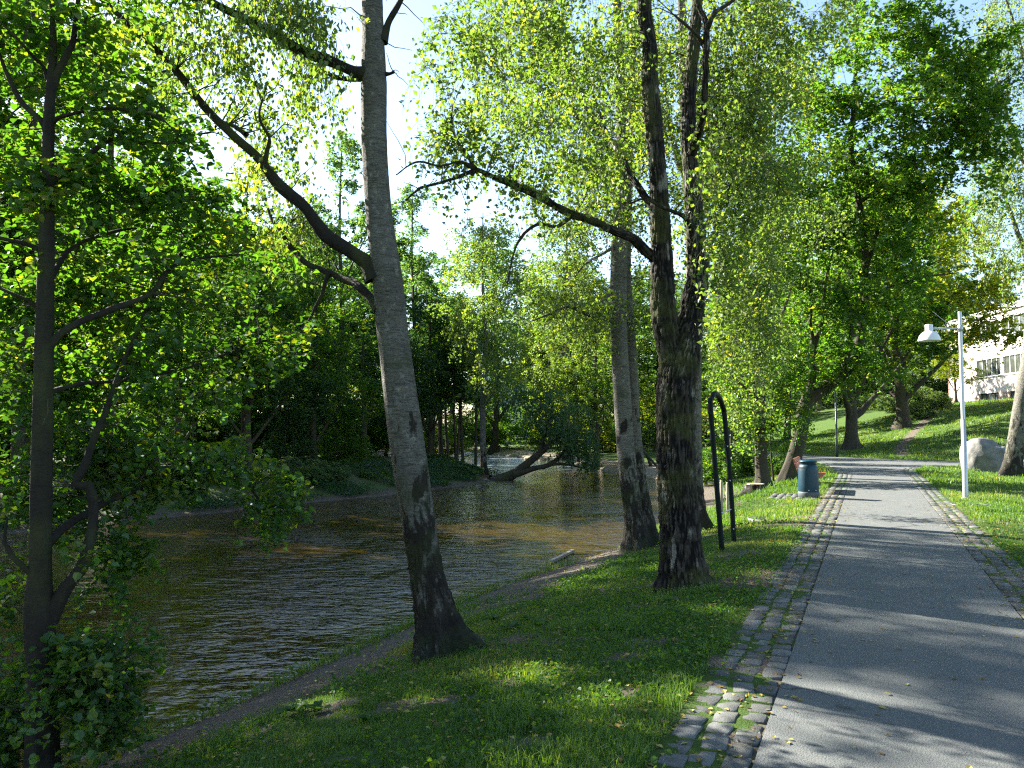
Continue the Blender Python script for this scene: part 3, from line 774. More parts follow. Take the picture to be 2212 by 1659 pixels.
def big_tree(name, label, cat, trunk, limbs, blobs, bark, leafm, leaf, per, spread, shape='quad', mode='flat', twigs=3, droop=0.0, flare=0.6, seed=1, sides=44, step=0.06, thick=1.0, hole=0.42, extra=None):
    rng = np.random.default_rng(seed)
    T = px_path(trunk); base = T[0, :3].copy()
    zb = zg(base[0], base[1])
    T = np.vstack([[T[0, 0] + (T[0, 0] - T[1, 0]) * .3, T[0, 1], min(T[0, 2], zb) - 0.35, T[0, 3] * 1.05], T]) if T[0, 2] > zb - 0.3 else T
    root = empty(name, (base[0], base[1], zb), label, cat)
    org = (base[0], base[1], zb)
    link('trunk', trunk_mesh([T], step, sides, bark, zb, flare, seed, org), M['bark_' + bark], root)
    skel = [catmull(T, 0.12)]
    for L in limbs:
        P = px_path(L); P[0, 3] *= 1.25; skel.append(catmull(P, 0.1))
        if P[0, 3] > 0.012:
            link('branch', trunk_mesh([P], step, max(10, int(sides * .5)), bark if bark == 'rough' else 'smoothish', zb, 0, seed + 5, org), M['bark_' + bark] if P[0, 3] > .03 and bark == 'rough' else M['bark_birch'] if 'birch' in bark and P[0, 0] < -.9 and abs(P[0, 3] - .0446) < .004 else M['bark_black'] if bark in ('black', 'birch_grey') else M['bark_smooth'] if 'birch' not in bark else M['bark_birch_grey'], root)
        else:
            V, Q = tubes(skel[-1][None, :, :3], skel[-1][None, :, 3], 6)
            link('branch', mesh('branch', V - np.array(org), [Q], {'hgt': ('POINT', np.full(len(V), 5.0)), 'cav': ('POINT', np.full(len(V), 0.8))}, True), M['bark_smooth'], root)
    skel[0] = skel[0][skel[0][:, 2] > 1.9]
    if len(skel[0]) == 0: skel = skel[1:]
    cl = blob_clumps(blobs, rng, True, hole + (.08 if 'birch' in leafm else 0), 4 if 'birch' in leafm else 3)
    if extra is not None: cl = np.vstack([cl, extra])
    PP, RR = grow(skel, cl, rng, thick)
    V, F, r, (TW, TR) = foliage(cl, per, spread, leaf, rng, shape, mode, twigs, droop)
    if skel[1:]:
        nd = np.vstack([k_[:: 2, :3] for k_ in skel[1:]]); sp = nd[rng.integers(0, len(nd), 70)] + rng.normal(0, 1, (70, 3)) * np.array([.22, .22, .16]) * (1.0 if T[0, 1] < 10 else 2.0)
        P2, R2 = grow(skel[1:], sp, rng, 0.9, .1, 0.0)
        if len(P2): PP = np.vstack([PP, P2]); RR = np.vstack([RR, R2])
    v1, q1 = tubes(PP, RR, 5); v2, q2 = tubes(TW, TR, 3)
    VV = np.vstack([v1, v2]) - np.array(org)
    link('twigs', mesh('twigs', VV, [q1, q2 + len(v1)], {'hgt': ('POINT', np.full(len(VV), 5.0)), 'cav': ('POINT', np.full(len(VV), 0.8))}), M['bark_smooth'], root, kind='stuff')
    link('crown', mesh('crown', V - np.array(org), [F], {'rnd': ('FACE', r)}), M[leafm], root, kind='stuff')
    return root

# --- the leaning birch in front
big_tree('birch_tree', 'large leaning birch with flaring dark fissured foot on the grass bank nearest the water', 'tree',
    [(962, 1420, 7.0, 104), (950, 1370, 7.0, 92), (935, 1300, 7.0, 82), (918, 1220, 7, 74), (900, 1100, 7, 73), (885, 1000, 7, 74), (868, 880, 6.98, 73), (855, 780, 6.95, 71), (845, 700, 6.95, 69), (838, 620, 6.9, 66), (830, 560, 6.9, 62), (820, 480, 6.9, 58), (812, 380, 6.9, 56), (808, 280, 6.9, 55), (808, 180, 6.9, 55), (806, 90, 6.9, 50), (804, 0, 6.9, 47), (800, -250, 6.9, 40), (805, -600, 6.9, 32), (800, -1000, 6.9, 22), (810, -1500, 7, 8)],
    [[(796, 160, 6.9, 30), (765, 155, 6.85, 24), (720, 137, 6.8, 23), (650, 110, 6.7, 23), (580, 68, 6.6, 21), (520, 34, 6.5, 19), (450, -2, 6.4, 17), (300, -80, 6.2, 11), (150, -120, 6, 4)],
     [(800, 172, 6.95, 14), (740, 168, 7.1, 11), (690, 150, 7.3, 10), (640, 120, 7.5, 9), (600, 85, 7.7, 7), (520, 70, 8, 4)],
     [(812, 600, 6.9, 38), (795, 570, 6.88, 34), (765, 550, 6.85, 31), (700, 508, 6.8, 29), (645, 440, 6.7, 26), (600, 395, 6.7, 25), (560, 340, 6.6, 22), (500, 285, 6.5, 20), (440, 225, 6.5, 18), (380, 150, 6.4, 16), (320, 85, 6.3, 14), (270, 40, 6.2, 13), (215, -5, 6.2, 11), (100, -80, 6, 4)],
     [(822, 668, 6.9, 22), (800, 645, 7.0, 20), (770, 617, 7.1, 18), (735, 597, 7.3, 16), (700, 582, 7.4, 14), (665, 568, 7.5, 13), (635, 540, 7.6, 12), (610, 500, 7.7, 10), (585, 470, 7.8, 8), (570, 410, 7.9, 4)],
     [(712, 590, 7.35, 9), (698, 622, 7.3, 8), (680, 665, 7.3, 7), (658, 712, 7.3, 5)],
     [(826, 90, 6.9, 20), (840, 50, 6.9, 14), (862, 0, 6.9, 12), (900, -120, 6.9, 8), (960, -350, 6.9, 3)],
     [(828, 160, 6.9, 10), (842, 160, 6.85, 7), (850, 156, 6.8, 6)],
     [(572, 350, 6.6, 10), (580, 300, 6.5, 7), (560, 250, 6.4, 6), (575, 190, 6.4, 3)],
     [(532, 290, 6.55, 9), (480, 262, 6.7, 7), (455, 285, 6.8, 5), (420, 290, 6.9, 3)]],
    [(620, 60, 6.7, 130, 90, .9, 60), (450, 60, 6.4, 130, 100, .9, 34), (660, 190, 7.3, 70, 60, .5, 10), (540, 190, 6.8, 90, 80, .7, 16), (640, 450, 7.6, 70, 90, .6, 18), (590, 300, 7.0, 80, 70, .6, 12), (330, 120, 6.2, 110, 90, .8, 16),
     (500, -300, 6.5, 350, 200, 1.6, 90), (900, -450, 7.0, 300, 230, 1.6, 80), (780, -900, 7.0, 350, 300, 1.6, 110)],
    'birch_grey', 'leaf_birch', 0.052, 42, 0.34, 'quad', 'hang', 4, 0.35, 0.72, 11, 130, 0.02)

# --- the rough dark birch by the path and the paler stem behind it
big_tree('birch_tree', 'thick dark rough barked forked birch standing nearest the path', 'tree',
    [(1478, 1285, 8.4, 100), (1475, 1250, 8.4, 92), (1470, 1180, 8.4, 90), (1464, 1080, 8.4, 87), (1460, 980, 8.4, 86), (1458, 900, 8.4, 86), (1461, 840, 8.4, 88), (1467, 790, 8.4, 92), (1476, 750, 8.4, 80), (1490, 700, 8.45, 60), (1500, 640, 8.5, 55), (1508, 580, 8.6, 48), (1503, 500, 8.7, 42), (1495, 400, 8.8, 38), (1488, 300, 8.9, 36), (1490, 200, 9, 32), (1500, 80, 9.1, 28), (1510, -60, 9.2, 22), (1520, -400, 9.3, 10), (1520, -800, 9.3, 5)],
    [[(1462, 810, 8.4, 64), (1448, 750, 8.4, 60), (1438, 700, 8.4, 56), (1432, 640, 8.4, 53), (1428, 560, 8.4, 51), (1424, 460, 8.4, 49), (1416, 340, 8.4, 42), (1408, 240, 8.4, 39), (1400, 120, 8.5, 36), (1392, 0, 8.5, 32), (1385, -200, 8.5, 24), (1375, -500, 8.5, 14), (1370, -900, 8.5, 4)],
     [(1418, 556, 8.4, 26), (1400, 545, 8.35, 24), (1370, 520, 8.2, 22), (1330, 498, 8, 21), (1280, 475, 7.9, 20), (1240, 462, 7.8, 19), (1190, 440, 7.7, 17), (1140, 412, 7.6, 16), (1090, 392, 7.5, 14), (1050, 375, 7.5, 12), (1020, 362, 7.5, 9)],
     [(1022, 362, 7.5, 9), (990, 350, 7.4, 6), (950, 358, 7.4, 5), (900, 350, 7.3, 4), (855, 378, 7.3, 2)],
     [(1030, 368, 7.5, 9), (980, 385, 7.6, 7), (930, 400, 7.6, 6), (905, 408, 7.6, 5), (876, 434, 7.6, 3)],
     [(1026, 362, 7.5, 9), (1003, 325, 7.5, 7), (985, 300, 7.5, 6), (976, 262, 7.5, 5), (978, 230, 7.5, 3)],
     [(1240, 462, 7.8, 10), (1205, 488, 7.8, 8), (1160, 484, 7.8, 7), (1125, 515, 7.8, 6), (1106, 560, 7.8, 4), (1095, 620, 7.8, 2)],
     [(1420, 452, 8.4, 22), (1405, 440, 8.45, 18), (1372, 394, 8.6, 15), (1338, 331, 8.8, 13), (1310, 285, 9, 10), (1280, 200, 9.1, 5)],
     [(1495, 330, 8.8, 18), (1518, 250, 8.2, 14), (1523, 150, 8.0, 15), (1526, 60, 7.9, 15), (1508, 10, 7.9, 10), (1500, -60, 7.9, 6)],
     [(1526, 66, 7.9, 11), (1545, 28, 7.8, 10), (1580, 2, 7.8, 8), (1640, -40, 7.8, 5)],
     [(1521, 100, 8.0, 9), (1500, 70, 7.9, 8), (1475, 48, 7.9, 7), (1456, 32, 7.9, 4)],
     [(1500, 520, 8.65, 14), (1480, 470, 8.3, 10), (1430, 448, 8.0, 8), (1395, 430, 7.9, 5), (1360, 440, 7.9, 3)]],
    [(1200, 60, 8.0, 190, 130, 1.3, 60), (1000, 110, 7.7, 110, 110, .9, 26), (1180, 330, 7.8, 150, 120, 1.0, 40), (985, 300, 7.6, 80, 80, .6, 20), (1310, 110, 9.2, 120, 150, 1.0, 44), (1290, 390, 9.0, 90, 100, .7, 20),
     (1590, 110, 9.6, 110, 170, 1.1, 100), (1620, 330, 9.9, 100, 150, 1.0, 95), (1600, 560, 10.0, 70, 140, .8, 56), (1610, 720, 10.2, 50, 80, .6, 22), (1440, 180, 10.0, 110, 180, .8, 44), (1500, 420, 10.2, 70, 130, .6, 30),
     (1720, 60, 10.2, 110, 150, 1.2, 50), (1540, 330, 7.7, 26, 110, .25, 12), (1555, 560, 7.9, 22, 120, .25, 10), (1400, -300, 8.6, 400, 250, 2.0, 120), (1450, -800, 8.8, 320, 300, 2.0, 120)],
    'rough', 'leaf_birch', 0.056, 60, 0.30, 'quad', 'rand', 6, 0.5, 0.45, 23, 170, 0.018)

big_tree('birch_tree', 'slender pale upright birch in the middle with bands on its bark above the muddy track', 'tree',
    [(1384, 1214, 13.1, 62), (1380, 1180, 13.1, 56), (1370, 1120, 13.1, 45), (1360, 1050, 13.1, 41), (1350, 950, 13.1, 38), (1344, 860, 13.1, 37), (1339, 780, 13.1, 36), (1336, 700, 13.1, 36), (1336, 600, 13.1, 36), (1338, 500, 13.1, 34), (1340, 430, 13.1, 33), (1342, 360, 13.1, 29), (1345, 280, 13.1, 27), (1340, 180, 13.1, 23), (1335, 60, 13.1, 19), (1330, -150, 13.1, 13), (1330, -500, 13.1, 5)],
    [[(1340, 430, 13.1, 26), (1330, 370, 13.05, 26), (1318, 315, 13, 25), (1300, 280, 13, 23), (1260, 222, 12.9, 21), (1220, 150, 12.8, 20), (1190, 90, 12.7, 18), (1160, 40, 12.6, 16), (1125, -10, 12.5, 13), (1070, -120, 12.5, 5)],
     [(1306, 290, 13, 18), (1240, 242, 12.9, 16), (1180, 203, 12.8, 14), (1130, 170, 12.8, 11), (1090, 130, 12.7, 8), (1050, 70, 12.7, 4)],
     [(1330, 600, 13.1, 12), (1317, 630, 13, 11), (1290, 678, 12.8, 11), (1260, 676, 12.7, 9), (1228, 662, 12.6, 7), (1190, 678, 12.6, 6), (1150, 693, 12.6, 3)],
     [(1340, 520, 13.1, 9), (1310, 545, 12.9, 7), (1270, 565, 12.8, 5), (1240, 600, 12.8, 3)]],
    [(1120, 90, 12.7, 170, 130, 1.6, 80), (1220, 230, 12.9, 140, 120, 1.5, 70), (1090, 220, 12.8, 100, 90, 1.2, 30), (1250, 400, 13.0, 120, 100, 1.2, 40), (1230, 640, 12.8, 110, 90, 1.0, 50), (1390, 350, 13.3, 90, 200, 1.2, 60), (1400, 650, 13.4, 70, 120, 1.0, 30), (1260, -150, 13, 300, 150, 2.2, 90), (1320, -450, 13, 220, 170, 2.0, 60)],
    'birch', 'leaf_birch', 0.062, 56, 0.38, 'quad', 'rand', 5, 0.5, 0.35, 31, 60, 0.05)

big_tree('birch_tree', 'thin white stem pressed behind the right side of the slender pale birch', 'tree',
    [(1402, 1186, 13.5, 50), (1396, 1120, 13.5, 34), (1382, 1020, 13.5, 26), (1371, 900, 13.5, 23), (1366, 800, 13.5, 24), (1360, 700, 13.5, 22), (1354, 600, 13.5, 20), (1356, 480, 13.5, 18), (1362, 300, 13.5, 15), (1370, 100, 13.5, 12), (1380, -100, 13.5, 7)],
    [], [(1400, 60, 13.6, 90, 150, 1.3, 40), (1370, 250, 13.6, 60, 100, 1.0, 20)],
    'birch', 'leaf_birch', 0.065, 50, 0.5, 'quad', 'hang', 4, 0.7, 0.5, 37, 36, 0.07)

big_tree('birch_tree', 'birch half hidden behind the thick dark forked birch with mossy foot', 'tree',
    [(1514, 1150, 14.6, 48), (1506, 1110, 14.6, 42), (1500, 1050, 14.6, 39), (1497, 950, 14.6, 37), (1497, 850, 14.6, 36), (1500, 700, 14.6, 34), (1497, 550, 14.6, 31), (1489, 400, 14.6, 29), (1480, 250, 14.6, 26), (1475, 100, 14.6, 22), (1470, -50, 14.6, 16), (1465, -300, 14.6, 6)],
    [[(1498, 640, 14.6, 18), (1530, 540, 14.6, 14), (1580, 440, 14.6, 10), (1620, 300, 14.6, 5)], [(1488, 400, 14.6, 16), (1450, 280, 14.5, 11), (1430, 140, 14.5, 6)], [(1482, 280, 14.6, 14), (1560, 160, 14.5, 10), (1640, 80, 14.4, 5)]],
    [(1610, 420, 14.6, 110, 170, 1.7, 90), (1640, 180, 14.6, 130, 160, 1.8, 90), (1630, 690, 14.8, 90, 140, 1.3, 60), (1600, 860, 15.5, 40, 50, .6, 10), (1440, 160, 14.6, 100, 150, 1.4, 40), (1740, 420, 15.0, 70, 130, 1.2, 30), (1550, -200, 14.6, 300, 170, 2.2, 70)],
    'birch', 'leaf_birch', 0.068, 70, 0.42, 'quad', 'rand', 6, 0.5, 0.35, 41, 44, 0.07)

# --- the dark broadleaf at the left edge
big_tree('alder_tree', 'dark round leaved tree at the left edge with branches reaching over the river', 'tree',
    [(92, 1760, 4.9, 66), (90, 1600, 4.9, 60), (89, 1450, 4.9, 58), (86, 1350, 4.9, 62), (84, 1310, 4.9, 60), (86, 1240, 4.9, 48), (88, 1150, 4.9, 43), (90, 1000, 4.9, 41), (93, 850, 4.9, 39), (96, 700, 4.9, 36), (100, 560, 4.9, 32), (103, 400, 4.9, 27), (105, 280, 4.9, 25), (110, 180, 4.9, 20), (115, 100, 4.9, 16), (112, 0, 4.9, 12), (110, -200, 4.9, 6)],
    [[(96, 1340, 4.9, 40), (122, 1292, 4.92, 34), (156, 1250, 4.95, 28), (182, 1210, 5.0, 24), (200, 1120, 5.1, 20), (190, 1050, 5.1, 20), (160, 1050, 5.1, 18), (184, 1000, 5.15, 17), (205, 940, 5.2, 16), (232, 880, 5.3, 14), (262, 800, 5.4, 12), (288, 734, 5.5, 11), (336, 634, 5.6, 10), (408, 530, 5.7, 7), (466, 480, 5.8, 3)],
     [(100, 750, 4.9, 20), (120, 728, 4.9, 17), (168, 696, 5, 15), (230, 672, 5.1, 14), (326, 634, 5.3, 12), (365, 581, 5.4, 10), (420, 560, 5.5, 6), (520, 550, 5.6, 3)],
     [(102, 400, 4.9, 16), (120, 383, 4.9, 14), (170, 350, 4.9, 12), (240, 302, 5, 9), (300, 304, 5, 6), (365, 312, 5.1, 4)],
     [(104, 270, 4.9, 12), (125, 254, 4.9, 9), (180, 240, 4.8, 7), (245, 235, 4.8, 6), (336, 250, 4.8, 5), (384, 288, 4.8, 2)],
     [(108, 190, 4.9, 18), (122, 158, 4.9, 16), (145, 115, 4.9, 14), (158, 82, 4.9, 13), (168, 0, 4.9, 10), (185, -150, 4.9, 5)],
     [(106, 180, 4.9, 11), (96, 150, 4.9, 9), (70, 120, 4.8, 7), (48, 96, 4.7, 6), (0, 48, 4.6, 4), (-60, 0, 4.6, 2)],
     [(102, 280, 4.9, 15), (86, 258, 4.9, 13), (50, 225, 4.9, 12), (29, 192, 4.9, 10), (10, 150, 4.9, 9), (-10, 90, 4.9, 6), (-40, 0, 4.9, 3)],
     [(98, 545, 4.9, 14), (72, 533, 4.9, 11), (40, 522, 4.8, 9), (0, 514, 4.7, 8), (-80, 480, 4.6, 3)],
     [(96, 690, 4.9, 12), (70, 655, 4.9, 9), (40, 640, 4.8, 7), (0, 624, 4.8, 6), (-60, 600, 4.8, 2)],
     [(92, 1260, 4.9, 18), (60, 1235, 4.85, 13), (25, 1200, 4.8, 11), (8, 1170, 4.8, 8), (15, 1120, 4.8, 3)],
     [(92, 1180, 4.9, 20), (150, 1130, 5.1, 17), (230, 1085, 5.4, 15), (291, 1057, 5.6, 13), (364, 1022, 5.9, 11), (430, 990, 6.1, 9), (500, 1010, 6.2, 7), (545, 1060, 6.2, 5), (580, 1110, 6.2, 4), (618, 1165, 6.2, 2)],
     [(98, 1560, 4.9, 14), (160, 1500, 4.9, 10), (230, 1470, 4.9, 7), (290, 1490, 4.9, 3)],
     [(98, 620, 4.9, 12), (150, 540, 5.2, 9), (230, 505, 5.5, 7), (330, 490, 5.8, 4), (430, 500, 6.0, 2)],
     [(96, 850, 4.9, 12), (170, 830, 5.2, 9), (280, 820, 5.5, 7), (420, 790, 5.8, 6), (560, 740, 6.1, 4), (640, 725, 6.2, 2)]],
    [(60, 110, 5.2, 130, 130, .5, 26), (200, 60, 5.0, 90, 90, .6, 12), (300, 270, 5.1, 120, 60, .6, 16), (60, 380, 5.3, 120, 120, .5, 30), (260, 440, 5.4, 190, 70, .8, 40), (430, 380, 5.4, 110, 60, .6, 12), (120, 650, 5.6, 170, 130, .6, 40), (340, 620, 5.7, 180, 90, .8, 34), (520, 560, 5.9, 110, 60, .7, 12),
     (160, 860, 5.7, 200, 110, .6, 44), (400, 800, 5.9, 190, 80, .8, 38), (600, 740, 6.2, 90, 60, .6, 10), (110, 1030, 5.6, 170, 100, .5, 34), (350, 990, 5.9, 150, 80, .7, 38), (480, 985, 6.2, 80, 50, .5, 14), (585, 1085, 6.2, 40, 80, .35, 18), (215, 1180, 5.3, 70, 80, .5, 14),
     (15, 1250, 5.1, 50, 70, .3, 8), (210, 1400, 5.0, 90, 90, .5, 26), (30, 1500, 5.2, 70, 110, .3, 22), (220, 1520, 5.0, 90, 80, .4, 24), (10, 1600, 5.1, 80, 70, .3, 14), (150, -350, 4.9, 300, 250, 1.5, 90)],
    'black', 'leaf_alder', 0.056, 46, 0.30, 'round', 'flat', 3, 0.1, 0.3, 53, 40, 0.05, hole=0.40)

# --- trees further along the near bank
zE = None
big_tree('lime_tree', 'straight grey trunk beside the cut stump left of the litter bin', 'tree',
    [(1648, 1042, 24, 30), (1645, 1010, 24, 27), (1643, 960, 24, 26), (1641, 900, 24, 25), (1640, 850, 24, 25), (1640, 780, 24, 23), (1645, 700, 24, 21), (1650, 600, 24, 17), (1655, 450, 24, 10), (1660, 300, 24, 4)],
    [[(1643, 870, 24, 10), (1610, 840, 23.8, 7), (1570, 800, 23.6, 4)], [(1642, 760, 24, 12), (1680, 700, 24, 8), (1710, 620, 24, 4)], [(1644, 700, 24, 11), (1600, 620, 24, 7), (1580, 520, 24, 4)]],
    [(1640, 560, 24, 110, 180, 2.2, 80), (1650, 760, 24, 90, 90, 1.5, 46), (1590, 850, 23.6, 60, 80, 1.0, 30), (1660, 330, 24, 90, 120, 2.0, 44), (1690, 880, 24.3, 50, 60, 1.0, 22), (1620, 930, 24, 40, 30, .7, 10)],
    'smooth', 'leaf_maple', 0.105, 85, 0.75, 'quad', 'flat', 4, 0.15, 0.5, 61, 24, 0.12, 1.6)
big_tree('maple_tree', 'big maple leaning to the right behind the litter bin with a bent mossy trunk', 'tree',
    [(1702, 1030, 25.7, 34), (1712, 1000, 25.7, 32), (1726, 950, 25.7, 30), (1734, 905, 25.7, 30), (1742, 872, 25.7, 30), (1762, 850, 25.7, 29), (1792, 830, 25.7, 27), (1822, 808, 25.7, 24), (1848, 770, 25.6, 22), (1862, 700, 25.4, 19), (1872, 600, 25, 16), (1862, 480, 24.5, 14), (1845, 380, 24, 12), (1838, 300, 23.6, 11), (1842, 256, 23.4, 10), (1850, 100, 23.4, 7), (1850, -80, 23.4, 4)],
    [[(1744, 868, 25.7, 18), (1752, 820, 25.6, 15), (1757, 780, 25.5, 13), (1760, 740, 25.5, 12), (1774, 690, 25.4, 9), (1781, 620, 25.3, 7), (1800, 540, 25, 4)],
     [(1758, 755, 25.5, 9), (1750, 700, 25.4, 7), (1752, 640, 25.3, 5), (1740, 560, 25.2, 3)],
     [(1800, 826, 25.6, 16), (1820, 790, 25.2, 13), (1832, 760, 25, 10), (1838, 680, 24.8, 8), (1810, 600, 24.6, 5)],
     [(1840, 262, 23.4, 10), (1880, 238, 23.2, 9), (1920, 222, 23, 8), (1975, 214, 22.8, 7), (2030, 218, 22.6, 7), (2052, 234, 22.5, 6), (2069, 247, 22.4, 5), (2110, 215, 22.3, 5), (2184, 163, 22, 3)],
     [(1852, 252, 23.3, 8), (1876, 236, 23.2, 7), (1930, 192, 23, 6), (1992, 150, 22.8, 5), (2040, 124, 22.8, 4), (2093, 82, 22.6, 3)],
     [(1870, 580, 25, 9), (1900, 480, 24.6, 7), (1930, 420, 24.4, 5), (1960, 380, 24.3, 3)],
     [(1855, 440, 24.2, 8), (1896, 398, 24, 6), (1830, 350, 23.6, 5), (1771, 331, 23.4, 3)],
     [(1866, 650, 25.2, 9), (1920, 620, 25, 7), (1990, 600, 24.6, 5), (2060, 590, 24.4, 3)]],
    [(1800, 640, 25.3, 110, 90, 2.4, 60), (1740, 780, 25.5, 80, 60, 1.4, 30), (1860, 790, 25.2, 80, 60, 1.6, 34), (1920, 620, 24.6, 90, 80, 2.0, 26), (1830, 440, 24.2, 150, 90, 2.6, 80), (1960, 400, 24, 80, 60, 1.6, 20), (1900, 260, 23.3, 170, 80, 2.6, 90), (2070, 230, 22.6, 90, 80, 1.8, 34), (1780, 170, 23.4, 110, 110, 2.2, 60), (1990, 150, 22.8, 70, 60, 1.6, 20), (1880, 60, 23.4, 90, 60, 1.6, 20), (2150, 380, 23.6, 40, 60, 1.0, 8), (1700, 420, 24.4, 70, 130, 1.6, 40), (1850, -150, 23.4, 250, 130, 3.0, 60), (1900, 500, 24.6, 150, 70, 2.2, 50), (2090, 320, 22.8, 80, 90, 1.8, 34), (1960, 340, 23.6, 150, 70, 2.2, 50), (1740, 560, 25, 90, 90, 1.8, 40), (2150, 120, 22.4, 60, 100, 1.5, 26), (2060, 120, 22.8, 110, 70, 1.8, 34), (1960, 60, 23, 80, 60, 1.6, 20)],
    'smooth', 'leaf_maple', 0.135, 74, 0.8, 'maple', 'flat', 4, 0.1, 0.45, 67, 30, 0.12, 1.8)
big_tree('birch_tree', 'leaning birch by the boulder at the right edge of the picture', 'tree',
    [(2186, 1026, 27, 42), (2190, 985, 27, 36), (2200, 920, 27, 33), (2210, 850, 27, 31), (2224, 760, 27, 28), (2236, 600, 27, 24), (2242, 400, 27, 18), (2245, 100, 27, 10), (2250, -200, 27, 4)],
    [[(2236, 600, 27, 12), (2190, 480, 26.5, 8), (2150, 350, 26.3, 4)], [(2240, 420, 27, 12), (2180, 260, 26.4, 8), (2140, 120, 26, 4)], [(2244, 250, 27, 9), (2200, 80, 26.5, 6), (2160, -40, 26, 3)]],
    [(2180, 450, 26.6, 60, 130, 1.6, 50), (2150, 300, 26.4, 70, 120, 1.6, 46), (2180, 90, 26.5, 90, 130, 1.8, 70), (2290, 250, 27, 80, 220, 2.2, 60), (2240, -150, 27, 150, 130, 2.4, 50)],
    'birch', 'leaf_birch', 0.085, 80, 0.75, 'quad', 'hang', 4, 0.7, 0.5, 71, 30, 0.12, 1.4)
big_tree('willow_tree', 'willow bending out low over the river from the far point of the bank', 'tree',
    [(1072, 1042, 37.6, 26), (1092, 1032, 37.6, 22), (1115, 1020, 37.5, 19), (1140, 1000, 37.4, 16), (1165, 980, 37.3, 14), (1195, 955, 37.2, 10), (1230, 930, 37, 5)],
    [[(1110, 1024, 37.5, 14), (1150, 1014, 37.4, 12), (1185, 1004, 37.3, 10), (1210, 985, 37.2, 9), (1225, 965, 37, 6), (1245, 940, 37, 4)], [(1190, 1003, 37.3, 6), (1230, 1004, 37, 5), (1270, 1015, 37, 3)], [(1165, 980, 37.3, 8), (1180, 930, 37.2, 6), (1195, 870, 37.1, 4)], [(1060, 1038, 37.8, 18), (1035, 1036, 38, 14), (1000, 1040, 38, 8)]],
    [(1200, 890, 37.2, 80, 45, 2.0, 46), (1245, 935, 37, 45, 40, 1.4, 26), (1150, 860, 37.3, 70, 50, 1.6, 26), (1268, 985, 36.8, 22, 24, .7, 8)],
    'smooth', 'leaf_dark', 0.12, 70, 0.7, 'quad', 'hang', 4, 0.4, 0.4, 73, 18, 0.2, 2.0)

ORD = 'first second third fourth fifth sixth seventh eighth ninth tenth eleventh twelfth thirteenth fourteenth fifteenth sixteenth'.split()
